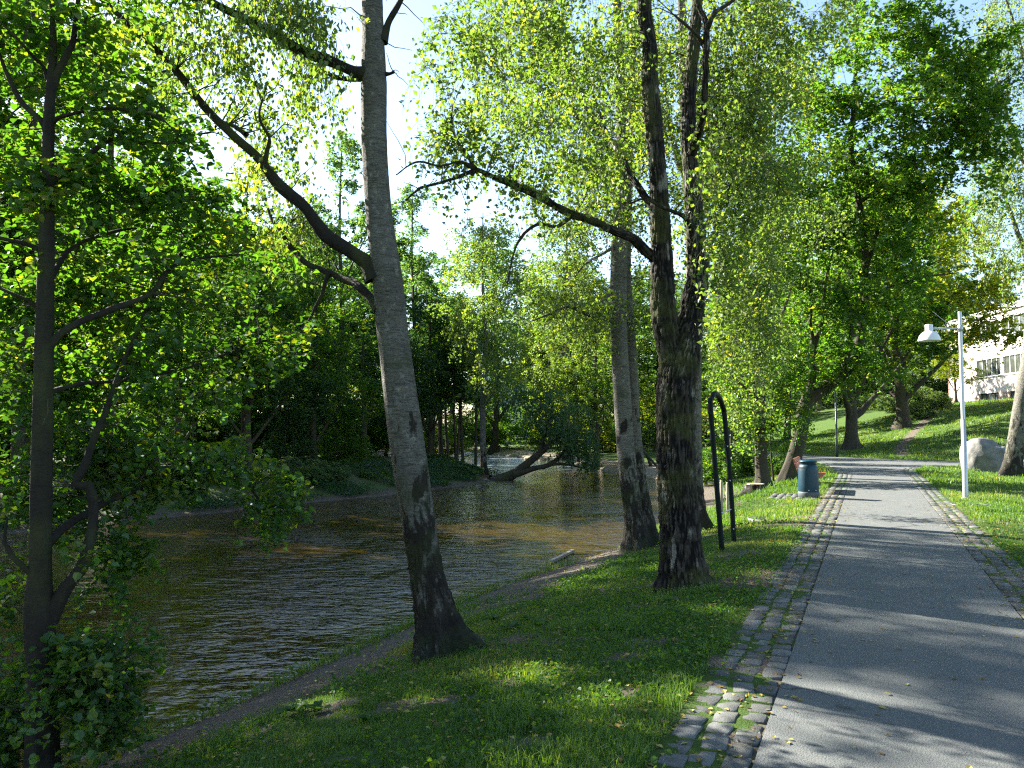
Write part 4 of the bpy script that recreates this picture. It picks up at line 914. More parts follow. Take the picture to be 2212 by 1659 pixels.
# --- tree kinds for the woods on both banks
def proto(kind, seed):
    rng = np.random.default_rng(seed)
    z_ = lambda p: np.array(p, float)
    if kind == 'dense':
        trunk = z_([(0, 0, -.5, .24), (0.05, 0, .4, .19), (0.1, 0.1, 3, .15), (0, .1, 6, .12), (.1, 0, 9, .08), (0, 0, 12.5, .03)])
        blobs = [(0, 0, 9.5, 3.2, 3.2, 3.6, 130), (1.4, .5, 6.2, 2.6, 2.4, 2.2, 60), (-1.6, -.4, 6.6, 2.5, 2.6, 2.4, 60), (0.2, 1.8, 5.2, 2.2, 2, 1.8, 34), (-.4, -1.8, 4.9, 2.4, 2, 1.8, 40), (0, 0, 12.2, 1.7, 1.7, 1.6, 30)]
        leaf, per, sp, sh, mo, mt = .15, 90, .8, 'quad', 'flat', 'leaf_maple'
    elif kind == 'tall':
        trunk = z_([(0, 0, -.5, .26), (0, 0.05, .4, .21), (0.1, 0, 4, .17), (.25, .1, 9, .12), (.2, 0, 14, .07), (.1, 0, 17.5, .02)])
        blobs = [(0, 0, 13, 2.6, 2.6, 3.6, 110), (.9, .4, 9, 2.2, 2.2, 2, 46), (-1.2, -.2, 8.6, 2.2, 2.0, 2.0, 44), (.2, .2, 16.2, 1.5, 1.5, 1.8, 30), (0, -1, 6.4, 1.8, 1.6, 1.2, 16)]
        leaf, per, sp, sh, mo, mt = .15, 88, .8, 'quad', 'flat', 'leaf_maple'
    elif kind == 'ash':
        trunk = z_([(0, 0, -.5, .28), (0, 0, .4, .22), (.1, 0, 4, .18), (-.1, .1, 8, .14), (.2, 0, 13, .08), (.1, 0, 18.5, .02)])
        blobs = [(0, 0, 16.8, 1.6, 1.6, 1.9, 36), (1.9, .3, 13.8, 1.7, 1.6, 1.4, 34), (-1.9, -.3, 13.2, 1.8, 1.7, 1.5, 36), (.3, 1.6, 12, 1.8, 1.6, 1.4, 30), (2.4, -.6, 10.3, 1.7, 1.5, 1.2, 28), (-2.5, .4, 9.8, 1.8, 1.6, 1.2, 30), (0.1, -1.9, 10.8, 1.8, 1.6, 1.4, 30)]
        leaf, per, sp, sh, mo, mt = .16, 88, .75, 'quad', 'flat', 'leaf_ash'
    elif kind == 'birch':
        trunk = z_([(0, 0, -.5, .2), (0, 0, .4, .16), (.1, 0, 4, .13), (0, .1, 8, .1), (.15, 0, 12, .06), (.1, 0, 16, .02)])
        blobs = [(0, 0, 13, 2.1, 2.1, 2.8, 66), (.9, .3, 9.6, 2.0, 1.8, 2.2, 46), (-1, -.3, 8.6, 2.0, 2, 2.2, 46), (.3, .8, 6.2, 1.9, 1.6, 1.6, 30), (0, 0, 15.4, 1.1, 1.1, 1.2, 14)]
        leaf, per, sp, sh, mo, mt = .11, 120, .75, 'quad', 'hang', 'leaf_birch'
    elif kind == 'broad':
        trunk = z_([(0, 0, -.5, .50), (0, 0, .4, .36), (.05, 0, 2.2, .30), (0.1, .1, 4.2, .27), (.3, 0, 8, .18), (.2, 0, 13, .07), (.1, 0, 16, .02)])
        blobs = [(0, 0, 12.5, 4.2, 4.2, 3.2, 120), (3.2, .6, 9, 2.8, 2.6, 2.2, 60), (-3.2, -.6, 9, 2.8, 2.8, 2.4, 60), (.5, -3.2, 8, 3, 2.5, 2.2, 60), (.2, 3.0, 8, 2.8, 2.5, 2.2, 44), (3.6, -1.8, 6.0, 2.2, 1.8, 1.3, 34), (-3.4, -1.6, 6.0, 2.2, 1.8, 1.3, 34), (0, 0, 15.4, 2.2, 2.2, 1.6, 30)]
        leaf, per, sp, sh, mo, mt = .18, 100, 1.0, 'maple', 'flat', 'leaf_maple'
    elif kind == 'pole':
        trunk = z_([(0, 0, -.4, .11), (0, 0, .4, .085), (.15, 0, 3, .07), (.1, .1, 6, .05), (.2, 0, 9, .015)])
        blobs = [(.1, 0, 7.2, 1.3, 1.3, 2.2, 36), (.3, .2, 4.4, 1.1, 1.0, 1.0, 16), (-.3, 0, 9, .8, .8, .8, 8)]
        leaf, per, sp, sh, mo, mt = .13, 70, .6, 'quad', 'flat', 'leaf_maple'
    elif kind == 'thicket':
        trunk = z_([(0, 0, -.4, .12), (0, 0, .4, .10), (.15, 0, 2, .08), (.1, .1, 4, .05), (.1, 0, 6, .015)])
        blobs = [(0, 0, 3.6, 3.0, 3.0, 2.8, 110), (2.2, .4, 2.0, 1.9, 1.9, 1.7, 44), (-2.3, -.3, 2.2, 1.9, 1.9, 1.8, 44), (.3, -1.8, 1.6, 1.9, 1.6, 1.4, 34), (.3, 1.8, 1.6, 1.9, 1.6, 1.4, 24), (0, 0, 6.0, 1.5, 1.5, 1.2, 22)]
        leaf, per, sp, sh, mo, mt = .15, 84, .75, 'quad', 'flat', 'leaf_maple'
    elif kind == 'shrub':
        trunk = z_([(0, 0, -.3, .05), (0, 0, .3, .04), (.1, 0, 1.0, .03), (0, 0, 1.7, .01)])
        blobs = [(0, 0, .95, 1.15, 1.0, .85, 60), (.8, .2, .6, .7, .7, .55, 20), (-.8, -.1, .55, .7, .7, .5, 20)]
        leaf, per, sp, sh, mo, mt = .085, 80, .4, 'quad', 'flat', 'leaf_shrub'
    skel = [catmull(trunk, .3)]
    limbs = []
    if kind not in ('shrub',):
        for b in blobs[1:]:
            c = np.array(b[:3], float); r = np.hypot(c[0], c[1]); zs = max(1.5, c[2] - 1.4 * r - 1.0); t0 = trunk[np.argmin(abs(trunk[:, 2] - zs))]
            ctr = np.array([np.interp(zs, trunk[:, 2], trunk[:, 0]), np.interp(zs, trunk[:, 2], trunk[:, 1]), zs])
            r0 = np.interp(zs, trunk[:, 2], trunk[:, 3]) * .55
            mid = (ctr + c) / 2 + rng.normal(0, .15, 3); limbs.append(np.array([(*ctr, r0), (*mid, r0 * .65), (*c, r0 * .25)]))
    skel += [catmull(l, .25) for l in limbs]
    cl = blob_clumps(blobs, rng, False, .44)
    s0 = skel[0][skel[0][:, 2] > (0.2 if kind == 'shrub' else 2.0)]
    PP, RR = grow([s0] + skel[1:], cl, rng, 2.0 if kind != 'shrub' else 1.0)
    V, F, r, (TW, TR) = foliage(cl, per, sp, leaf, rng, sh, mo, 4, .5 if mo == 'hang' else .1)
    tm = trunk_mesh([trunk] + limbs, .3, 16, 'smoothish', 0, .5, seed)
    v1, q1 = tubes(PP, RR, 4)
    # join the limbs' fine wood to the trunk mesh data
    n = len(tm.vertices); co = np.empty(n * 3); tm.vertices.foreach_get('co', co); co = co.reshape(-1, 3)
    qs = np.empty(len(tm.loops), np.int32); tm.loops.foreach_get('vertex_index', qs); qs = qs.reshape(-1, 4)
    h = np.concatenate([np.clip(co[:, 2], 0, 10), np.full(len(v1), 5.)])
    tm2 = mesh('trunk_' + kind, np.vstack([co, v1]), [qs, q1 + n], {'hgt': ('POINT', h), 'cav': ('POINT', np.full(len(h), .8))}, True)
    tm2.materials.append(M['bark_birch' if kind == 'birch' else 'bark_smooth'])
    return tm2, (V, F, r), mt, max(b[2] + b[5] for b in blobs) + .3
PROTO = {}
for k, s in (('dense', 101), ('tall', 103), ('ash', 105), ('birch', 107), ('broad', 109), ('pole', 113), ('shrub', 127), ('thicket', 131)):
    PROTO[k] = proto(k, s)
CROWN = {}
def crown_mesh(kind, mat):
    if (kind, mat) not in CROWN:
        _, (V, F, r), mt, _h_ = PROTO[kind]
        me = mesh('crown_' + kind, V, [F], {'rnd': ('FACE', r)}); me.materials.append(M[mat or mt]); CROWN[kind, mat] = me
    return CROWN[kind, mat]
def plant(name, kind, x, y, H, label, cat='tree', mat=None, group=None, rot=None, wid=1.0, lean=0.0, zoff=0.0):
    tm, _, mt, hh = PROTO[kind]
    if zg(x, y) < -0.84:                       # never in the river: to the nearer bank
        for k in range(1, 60):
            ok = [x + s_ * .4 * k for s_ in (1, -1) if zg(x + s_ * .4 * k, y) > -0.80]
            if ok: x = ok[0]; break
    z = zg(x, y) + zoff; s = H / hh
    r = RNG.uniform(0, 6.28) if rot is None else rot
    o = empty(name, (x, y, z), label, cat, group, r, (s * wid, s * wid, s))
    o.rotation_euler = (0, lean, r) if lean else (0, 0, r)
    for nm, me in (('trunk' if kind != 'shrub' else 'stem', tm), ('crown' if kind != 'shrub' else 'foliage', crown_mesh(kind, mat))):
        c = bpy.data.objects.new(nm, me); COL.objects.link(c); c.parent = o
        if nm in ('crown', 'foliage'): c['kind'] = 'stuff'
    return o
def by_px(px, Yd): return at(px, 900, Yd)[0]
def plant_px(name, kind, px, Yd, top, label, **kw):
    x = by_px(px, Yd); H = at(px, top, Yd)[2] - zg(x, Yd)
    return plant(name, kind, x, Yd, H, label, **kw)

FARG = 'trees of the wood on the far bank'
T = plant_px
T('maple_tree', 'dense', -330, 20, 120, 'dense maple on the far bank outside the left edge', mat='leaf_dark')
T('maple_tree', 'tall', -90, 24, 130, 'tall maple on the far bank at the left edge behind the dark round leaved tree')
T('maple_tree', 'dense', 60, 27, 230, 'dense green maple on the far bank behind the dark trunk at the left edge', mat='leaf_maple', wid=1.15)
T('maple_tree', 'dense', 235, 27, 545, 'bushy maple on the far bank between the dark trunk and the gravel strip', mat='leaf_alder', wid=1.2)
T('maple_tree', 'dense', 390, 29, 560, 'rounded maple on the far bank above the gravel strip', wid=1.2)
T('maple_tree', 'tall', 330, 38, 300, 'tall maple rising behind the rounded maple of the far bank', mat='leaf_ash', wid=1.2)
T('ash_tree', 'ash', 530, 36, 330, 'airy yellowing ash showing its bare top twigs left of the leaning birch', mat='leaf_yellowing')
T('maple_tree', 'dense', 540, 30, 520, 'low dark maple on the far bank below the long slanting branch', mat='leaf_dark', wid=1.3)
T('maple_tree', 'dense', 680, 33, 545, 'dark maple on the far bank left of the leaning birch trunk', mat='leaf_maple', wid=1.2)
T('ash_tree', 'ash', 735, 47, 270, 'pale feathery ash with a tall top just left of the leaning birch trunk')
T('maple_tree', 'dense', 862, 68, 520, 'rounded hazy maple behind the feathery ash right of the leaning trunk', mat='leaf_ash', wid=1.2)
T('maple_tree', 'dense', 985, 74, 500, 'broad pale maple in the middle distance left of the tall birch', mat='leaf_ash', wid=1.2)
T('maple_tree', 'dense', 690, 64, 470, 'rounded pale maple behind the forked side limb of the leaning birch', mat='leaf_ash', wid=1.2)
T('maple_tree', 'tall', 240, 45, 300, 'tall green maple well behind the bushy maple of the far bank', mat='leaf_maple', wid=1.5)
T('maple_tree', 'tall', 400, 47, 350, 'tall green maple well behind the rounded maple of the far bank', mat='leaf_ash', wid=1.5)
T('maple_tree', 'dense', 480, 44, 410, 'spreading green maple behind the long slanting branch', mat='leaf_maple', wid=1.3)
T('bushy_tree', 'thicket', 620, 32, 880, 'low dark bushy tree over the bushes of the far water edge', mat='leaf_dark', wid=1.2)
T('bushy_tree', 'thicket', 745, 34.5, 870, 'low bushy tree touching the leaning birch trunk on its left', mat='leaf_maple', wid=1.2)
T('bushy_tree', 'thicket', 500, 30, 930, 'low dark bushy tree beside the gravel strip of the far bank', mat='leaf_dark', wid=1.0)
T('ash_tree', 'ash', 890, 50, 380, 'pale feathery ash just right of the leaning birch trunk')
T('maple_tree', 'tall', 790, 37, 600, 'dark maple directly behind the leaning birch trunk', mat='leaf_dark', wid=1.3)
T('maple_tree', 'dense', 930, 43, 600, 'broad dark maple on the far point right of the leaning birch', mat='leaf_dark', wid=1.15)
T('maple_tree', 'dense', 880, 39, 700, 'low dark maple with branches over the water just right of the leaning birch', mat='leaf_dark', wid=1.2)
T('birch_tree', 'birch', 1045, 39.5, 430, 'tall pale green birch rising from the far point of the bank', wid=1.35)
T('birch_tree', 'birch', 1225, 56, 440, 'tall birch on the right bank beyond the bend left of the pale stem', wid=1.5)
T('birch_tree', 'dense', 1240, 62, 560, 'birch with low hanging foliage over the bend of the river', mat='leaf_birch', wid=1.5)
T('birch_tree', 'dense', 1285, 48, 620, 'bushy birch just behind the slender pale birch', mat='leaf_birch', wid=1.1)
T('birch_tree', 'birch', 1240, 60, 520, 'birch beyond the bend just left of the slender pale birch', wid=1.5)
T('maple_tree', 'dense', 1215, 82, 760, 'bright maple at the end of the river reach', mat='leaf_yellowing', wid=1.4)
T('maple_tree', 'dense', 1330, 72, 680, 'bright green maple behind the sandy bank', mat='leaf_yellowing', wid=1.4)
T('maple_tree', 'tall', 1420, 58, 560, 'maple rising between the slender birch and the dark forked birch', wid=1.3)
T('maple_tree', 'dense', 1555, 52, 640, 'maple behind the thin reddish saplings', mat='leaf_maple', wid=1.2)
T('birch_tree', 'birch', 1600, 44, 470, 'birch behind the dark green tube frame', wid=1.3)
T('maple_tree', 'broad', 2060, 92, 420, 'big yellow green maple rising far behind the corner of the brick building', mat='leaf_yellowing', rot=1.2, wid=1.0)
T('maple_tree', 'broad', 1838, 50, 300, 'broad maple with a straight dark trunk on the grass slope', mat='leaf_maple', rot=.6, wid=1.0)
T('maple_tree', 'broad', 1950, 56, 330, 'broad yellow green maple standing on the crest of the hill beside the brick building', mat='leaf_yellowing', rot=2.2, wid=1.15)
T('maple_tree', 'dense', 1700, 64, 560, 'maple on the rise left of the straight dark trunk', wid=1.4)
T('maple_tree', 'dense', 1770, 84, 600, 'dark trunked maple far behind the grass slope', mat='leaf_maple', wid=1.4)
T('maple_tree', 'tall', 1890, 92, 420, 'tall hazy maple beyond the globe lamp', mat='leaf_ash', wid=1.4)
T('maple_tree', 'tall', 1460, 84, 600, 'tall hazy maple beyond the right bank', mat='leaf_ash', wid=1.5)
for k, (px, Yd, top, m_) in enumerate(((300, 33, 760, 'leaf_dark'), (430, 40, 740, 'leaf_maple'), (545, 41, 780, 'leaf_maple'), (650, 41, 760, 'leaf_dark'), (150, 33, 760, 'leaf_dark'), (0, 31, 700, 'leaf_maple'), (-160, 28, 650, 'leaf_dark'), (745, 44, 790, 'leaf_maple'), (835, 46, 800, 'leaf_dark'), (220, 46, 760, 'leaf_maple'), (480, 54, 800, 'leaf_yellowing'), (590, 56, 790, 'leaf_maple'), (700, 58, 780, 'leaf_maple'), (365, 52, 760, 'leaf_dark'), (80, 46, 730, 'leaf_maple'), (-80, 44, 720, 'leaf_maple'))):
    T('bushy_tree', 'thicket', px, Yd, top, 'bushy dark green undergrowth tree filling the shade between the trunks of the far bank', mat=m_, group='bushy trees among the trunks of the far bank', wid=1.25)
for k, (px, Yd, top) in enumerate(((915, 70, 850), (1000, 78, 830), (860, 70, 840), (1210, 92, 840), (1270, 90, 850), (1330, 80, 860), (1390, 74, 850), (1440, 70, 850), (1500, 66, 860), (1550, 76, 850), (1620, 84, 860), (1350, 64, 880), (790, 68, 820), (1680, 90, 850), (1600, 66, 880))):
    T('bushy_tree', 'thicket', px, Yd, top, 'sunlit bushy tree low down beyond the river bend', mat=('leaf_yellowing', 'leaf_maple', 'leaf_shrub')[k % 3], group='low bushy trees beyond the river bend', wid=1.5)
T('maple_tree', 'dense', 2066, 66, 690, 'small yellow green maple standing before the left corner of the brick building', mat='leaf_yellowing', wid=1.25, rot=.5)
for k, (px, Yd, top) in enumerate(((1745, 96, 730), (1800, 88, 740), (1850, 94, 720), (1900, 100, 700), (1950, 90, 740), (1995, 96, 720), (2035, 94, 740), (2070, 98, 720), (1720, 80, 800))):
    T('bushy_tree', 'thicket', px, Yd, top, 'pale bushy tree on the rise behind the globe lamp', mat=('leaf_shrub', 'leaf_ash')[k % 2], group='pale bushy trees behind the globe lamp', wid=1.2)
# slim stems on the far point
for k, (px, Yd, top) in enumerate(((935, 47, 640), (955, 44, 620), (968, 50, 600), (985, 45, 640), (1000, 43, 610), (1016, 48, 620), (1028, 42, 640), (950, 53, 600), (1006, 55, 600), (915, 50, 640))):
    T('young_tree', 'pole', px, Yd, top, 'slim dark stem on the far point, %s from the left of ten' % ORD[[915, 935, 950, 955, 968, 985, 1000, 1006, 1016, 1028].index(px)], group='slim young trees on the far point', mat='leaf_maple')
# leaning dark trunks on the right bank, thin stems by the saplings
plant('alder_tree', 'pole', by_px(1425, 41), 41, 7.5, 'dark trunk leaning left over the sandy bank, the nearer of two', 'tree', 'leaf_maple', rot=3.0, lean=0.65)
plant('alder_tree', 'pole', by_px(1405, 44), 44, 8.0, 'dark trunk leaning left over the sandy bank, the farther of two', 'tree', 'leaf_maple', rot=3.1, lean=0.35)
T('young_tree', 'pole', 1574, 30, 690, 'thin reddish sapling between the tube frame and the grey trunk', mat='leaf_birch')
T('young_tree', 'pole', 1668, 25, 760, 'very thin sapling just right of the straight grey trunk', mat='leaf_maple')
T('alder_tree', 'pole', 1590, 37, 700, 'dark stem leaning at the top of the right bank beside the path', mat='leaf_maple', wid=1.6, lean=0.18)
T('alder_tree', 'pole', 1560, 34, 760, 'short dark stem on the right bank behind the tube frame', mat='leaf_maple', wid=1.8)
# closing woods, too far to tell apart
for k in range(40):
    T('bushy_tree', 'thicket', -560 + k * 72, RNG.uniform(100, 125), 880 if 1040 < -560 + k * 72 < 1190 else 850, 'low hazy bushy tree in the distant wood that closes the view', mat='leaf_maple', group='low bushy trees of the distant wood', wid=1.7) if -560 + k * 72 < 1980 else None
for k in range(44):
    px = -520 + k * 66 + RNG.uniform(-22, 22); Yd = RNG.uniform(92, 128)
    if 2020 < px: continue
    x = by_px(px, Yd)
    top = {0: 470, 1: 520, 2: 560}[k % 3] if px < 700 else RNG.uniform(640, 760) if px < 1300 else RNG.uniform(560, 680)
    if 1050 < px < 1180: top = 880
    T('woodland_tree', ('dense', 'tall', 'ash')[k % 3], px, Yd, top, 'hazy tree in the distant wood that closes the view', mat=('leaf_maple', 'leaf_ash', 'leaf_maple')[k % 3], group='trees of the distant wood', wid=1.7)
for k in range(16):
    Yd = RNG.uniform(42, 70); px = -450 + k * 74 + RNG.uniform(-25, 25)
    if px > 760 or (px > 380 and Yd > 60): continue
    T('woodland_tree', ('dense', 'tall')[k % 2], px, Yd, RNG.uniform(430, 520), 'green tree deep in the wood on the far bank', mat=('leaf_maple', 'leaf_alder')[k % 2], group=FARG, wid=1.35)
# trees outside the left side of the frame that shade the bank and the path
for x, y, H, kd in ((-18.5, 4, 11, 'dense'), (-19.5, 12, 13, 'dense'), (-17.9, 16.8, 13.5, 'tall'), (-22, 21, 15, 'broad'), (-22, -2, 8, 'dense'), (-26, 9, 11, 'broad'), (-27, 27, 17, 'dense'), (-14.6, 17.2, 13.8, 'dense'), (-12.9, 20.6, 15.3, 'tall'), (-15.8, 23.5, 17, 'ash'), (-12.2, 24.0, 16.5, 'tall'), (-16.5, 20.3, 16.5, 'ash'), (-21, 25, 18, 'tall'), (-14.6, 19.0, 15.5, 'ash')):
    plant('maple_tree', kd, x, y, H, 'maple on the far bank upstream of the dark round leaved tree', 'tree', 'leaf_maple', 'trees upstream on the far bank')

# shrubs
SH = [(590, 27.6, 985, .9), (640, 28.2, 975, 1.1), (700, 29.2, 985, 1.0), (745, 30.2, 1000, .9), (790, 31, 1010, .9), (550, 26.6, 1000, .8), (830, 32.2, 1005, .8)]
for px, Yd, top, w in SH:
    T('bush', 'shrub', px, Yd, top, 'grey green bush by the far water, %s from the left in its row' % ORD[sorted(q[0] for q in SH).index(px)], cat='bush', group='bushes along the far water edge', wid=1.3)
T('bush', 'shrub', 985, 38.5, 1000, 'low bush on the dark far point', cat='bush', mat='leaf_dark', wid=1.4)
T('bush', 'shrub', 925, 34.5, 1015, 'bluish bush overhanging the water just right of the leaning birch', cat='bush', mat='leaf_dark', wid=1.3)
HB = [1960, 2005, 2030, 1900, 1870, 1985, 1930]
for px, Yd, top, w in ((1960, 63, 818, 1.3), (2005, 62, 826, 1.3), (2030, 61, 838, 1.0), (1900, 70, 838, 1.3), (1870, 74, 850, 1.3), (1985, 58, 862, 1.2), (1930, 66, 846, 1.2)):
    T('bush', 'shrub', px, Yd, top, 'pale green bush on the hill crest, %s from the left in its row' % ORD[sorted(HB).index(px)], cat='bush', group='pale bushes on the hill crest', wid=1.2)
for px, Yd, top in ((1545, 29, 950), (1600, 31, 930), (1570, 36, 930), (1620, 34, 955), (1535, 34, 975)):
    T('bush', 'shrub', px, Yd, top, 'loose leafy bush behind the tube frame, %s from the left of five' % ORD[[1535, 1545, 1570, 1600, 1620].index(px)], cat='bush', group='loose bushes behind the tube frame', wid=1.1, mat='leaf_maple')
T('bush', 'shrub', 1690, 29, 945, 'leafy bush between the straight grey trunk and the leaning maple', cat='bush', mat='leaf_maple')
T('bush', 'shrub', 1300, 62, 890, 'bright bush above the sandy bank', cat='bush', mat='leaf_yellowing', wid=1.5)
T('bush', 'shrub', 1175, 74, 915, 'bush at the far end of the water', cat='bush', mat='leaf_yellowing', wid=1.6)
T('bush', 'shrub', 1015, 60, 930, 'sunlit bush glimpsed behind the young trees of the far point', cat='bush', mat='leaf_yellowing', wid=2.2)

# ------------------------------------------------------------------ brick building
BO = np.array([46.64, 84.07]); BU = np.array([-0.1045, -0.9945]); BNV = np.array([-0.9945, 0.1045])
bz = 3.45
bld = empty('brick_building', (BO[0], BO[1], bz), 'long pale brick building with ribbon windows and a flat roof on top of the hill', 'building', rot=math.atan2(BU[1], BU[0]))
# local axes: +x along the facade towards the camera, -y away from the facade (outwards is -y)
def bpart(name, mb, mat, parent=None, smooth=False, **kw): return link(name, mb.mesh(name, smooth), mat, parent or bld, **kw)
sgn = -1.0
LEN, HGT = 34.0, 9.1
w_open = [(6.24 + 5.16 * k, 6.24 + 5.16 * k + 4.66) for k in range(5)]
def wall_strips(mb, z0, z1, opens, y=0.0, th=0.35):
    x = 0.0
    for a, b in opens:
        mb.box(((x + a) / 2, y + th / 2, (z0 + z1) / 2), (a - x, th, z1 - z0)); x = b
    mb.box(((x + LEN) / 2, y + th / 2, (z0 + z1) / 2), (LEN - x, th, z1 - z0))
bopen = [(6.85, 10.3), (12.4, 14.6), (17.0, 20.0), (23, 26)]
mb = MB()
wall_strips(mb, -1.6, 1.45, bopen)
bpart('basement_wall', mb, M['brick'])  # shade on the lower wall is put into this darker, redder brick colour
mb = MB()
mb.box((LEN / 2, .175, (1.45 + 3.05) / 2), (LEN, .35, 1.6))
wall_strips(mb, 3.05, 4.72, w_open)
mb.box((LEN / 2, .175, (4.72 + 6.7) / 2), (LEN, .35, 1.98))
wall_strips(mb, 6.7, 8.25, w_open)
mb.box((LEN / 2, .175, (8.25 + HGT) / 2), (LEN, .35, HGT - 8.25))
mb.box((0.175, 6.2, (HGT - 1.6) / 2), (.35, 11.7, HGT + 1.6)); mb.box((LEN - .175, 6.2, (HGT - 1.6) / 2), (.35, 11.7, HGT + 1.6)); mb.box((LEN / 2, 12.2, (HGT - 1.6) / 2), (LEN, .3, HGT + 1.6))
bpart('wall', mb, M['plaster_pink'])
mb = MB(); mb.box((LEN / 2, 6.1, HGT + .12), (LEN + .3, 12.7, .24)); bpart('roof', mb, M['roofing'])
mb = MB(); mb.box((LEN / 2, -.16, HGT + .02), (LEN + .3, .16, .52)); bpart('roof_fascia', mb, M['white_paint'])
for lv, (z0, z1) in enumerate(((3.05, 4.72), (6.7, 8.25))):
    for a, b in w_open:
        fr = MB(); t = .07; yy = .16
        fr.box(((a + b) / 2, yy, z0 + t / 2), (b - a, .1, t)); fr.box(((a + b) / 2, yy, z1 - t / 2), (b - a, .1, t))
        n = 5
        for q in range(n + 1): fr.box((a + t / 2 + (b - a - t) * q / n, yy, (z0 + z1) / 2), (t, .098, z1 - z0 - 2 * t))
        w = bpart('window', fr, M['frame_grey'])
        for q in range(n):
            g = MB(); x0 = a + t + (b - a - t) * q / n; g.box((x0 + (b - a - t) / n / 2 - t / 2 + .0, yy + .01, (z0 + z1) / 2), ((b - a - t) / n - t, .02, z1 - z0 - 2 * t)); link('pane', g.mesh('pane'), M['glass'], w)
        s = MB(); s.box(((a + b) / 2, -.03, z0 - .05), (b - a + .1, .2, .08)); link('sill', s.mesh('sill'), M['white_paint'], w)
    for q in range(4):
        a = w_open[q][1]; p = MB(); p.box((a + .25, -.02, (z0 + z1) / 2), (.34, .06, z1 - z0)); bpart('pilaster', p, M['white_paint'])
    l = MB(); l.box((6.24 + (LEN - 6.3) / 2, -.03, z1 + .16), (LEN - 6.3, .08, .12)); bpart('lintel_band', l, M['white_paint'])
for q, (a, b) in enumerate(bopen):
    fr = MB(); z0, z1 = -0.3, 1.45; fr.box(((a + b) / 2, .16, z1 - .04), (b - a, .1, .08))
    n = 4 if q == 0 else 2
    for k in range(n + 1): fr.box((a + .03 + (b - a - .06) * k / n, .16, (z0 + z1) / 2 - .04), (.06, .098, z1 - z0 - .08))
    w = bpart('basement_window' if q != 1 else 'door', fr, M['dark_door'])
    for k in range(n):
        g = MB(); g.box((a + (b - a) * (k + .5) / n, .17, (z0 + z1) / 2 - .04), ((b - a) / n - .07, .02, z1 - z0 - .1)); link('pane', g.mesh('pane'), M['glass'] if q != 1 and k < 3 else M['dark_door'], w)
d = MB(); d.tube([(0.25, -.09, -.3), (0.25, -.09, HGT - .3)], .055, 10); d.box((.25, -.09, 1.0), (.18, .14, .05)); bpart('drainpipe', d, plain('drainpipe_paint', (.45, .25, .2), .6))
# far glimpsed houses
def house(name, px, Yd, w, h, ry, mat, label, wins=2):
    x = by_px(px, Yd); z = zg(x, Yd)
    e = empty(name, (x, Yd, z), label, 'house', rot=ry)
    m = MB(); m.box((0, 0, h / 2 - .5), (w, 6, h + 1)); link('wall', m.mesh('wall'), mat, e)
    m = MB(); V = np.array([(-w / 2 - .4, -3.4, h), (w / 2 + .4, -3.4, h), (w / 2 + .4, 3.4, h), (-w / 2 - .4, 3.4, h), (-w / 2 - .4, 0, h + 2), (w / 2 + .4, 0, h + 2)]); m.add(V, [np.array([[0, 1, 5, 4], [2, 3, 4, 5], [3, 2, 1, 0]]), np.array([[0, 4, 3], [1, 2, 5]])]); link('roof', m.mesh('roof'), M['roofing'], e)
    for k in range(wins):
        for lv in range(max(1, int(h // 3))):
            m = MB(); m.box((-w / 2 + w * (k + .5) / wins, -3.03, 1.6 + lv * 2.9), (1.3, .08, 1.4)); f = link('window', m.mesh('window'), M['frame_grey'], e)
            m = MB(); m.box((-w / 2 + w * (k + .5) / wins, -3.08, 1.6 + lv * 2.9), (1.1, .04, 1.2)); link('pane', m.mesh('pane'), M['glass'], f)
house('house', 1735, 118, 16, 4.5, .1, M['plaster_white'], 'low white house glimpsed behind the leaning maple trunk', 5)
house('house', 1545, 92, 7, 4.2, .25, M['plaster_red'], 'red house glimpsed right of the dark forked birch', 2)
house('house', 1115, 140, 14, 11, -.1, M['plaster_white'], 'white house glimpsed through the gap above the river bend', 4)
house('house', 1440, 120, 12, 7, .1, M['plaster_cream'], 'cream house glimpsed between the birches', 4)

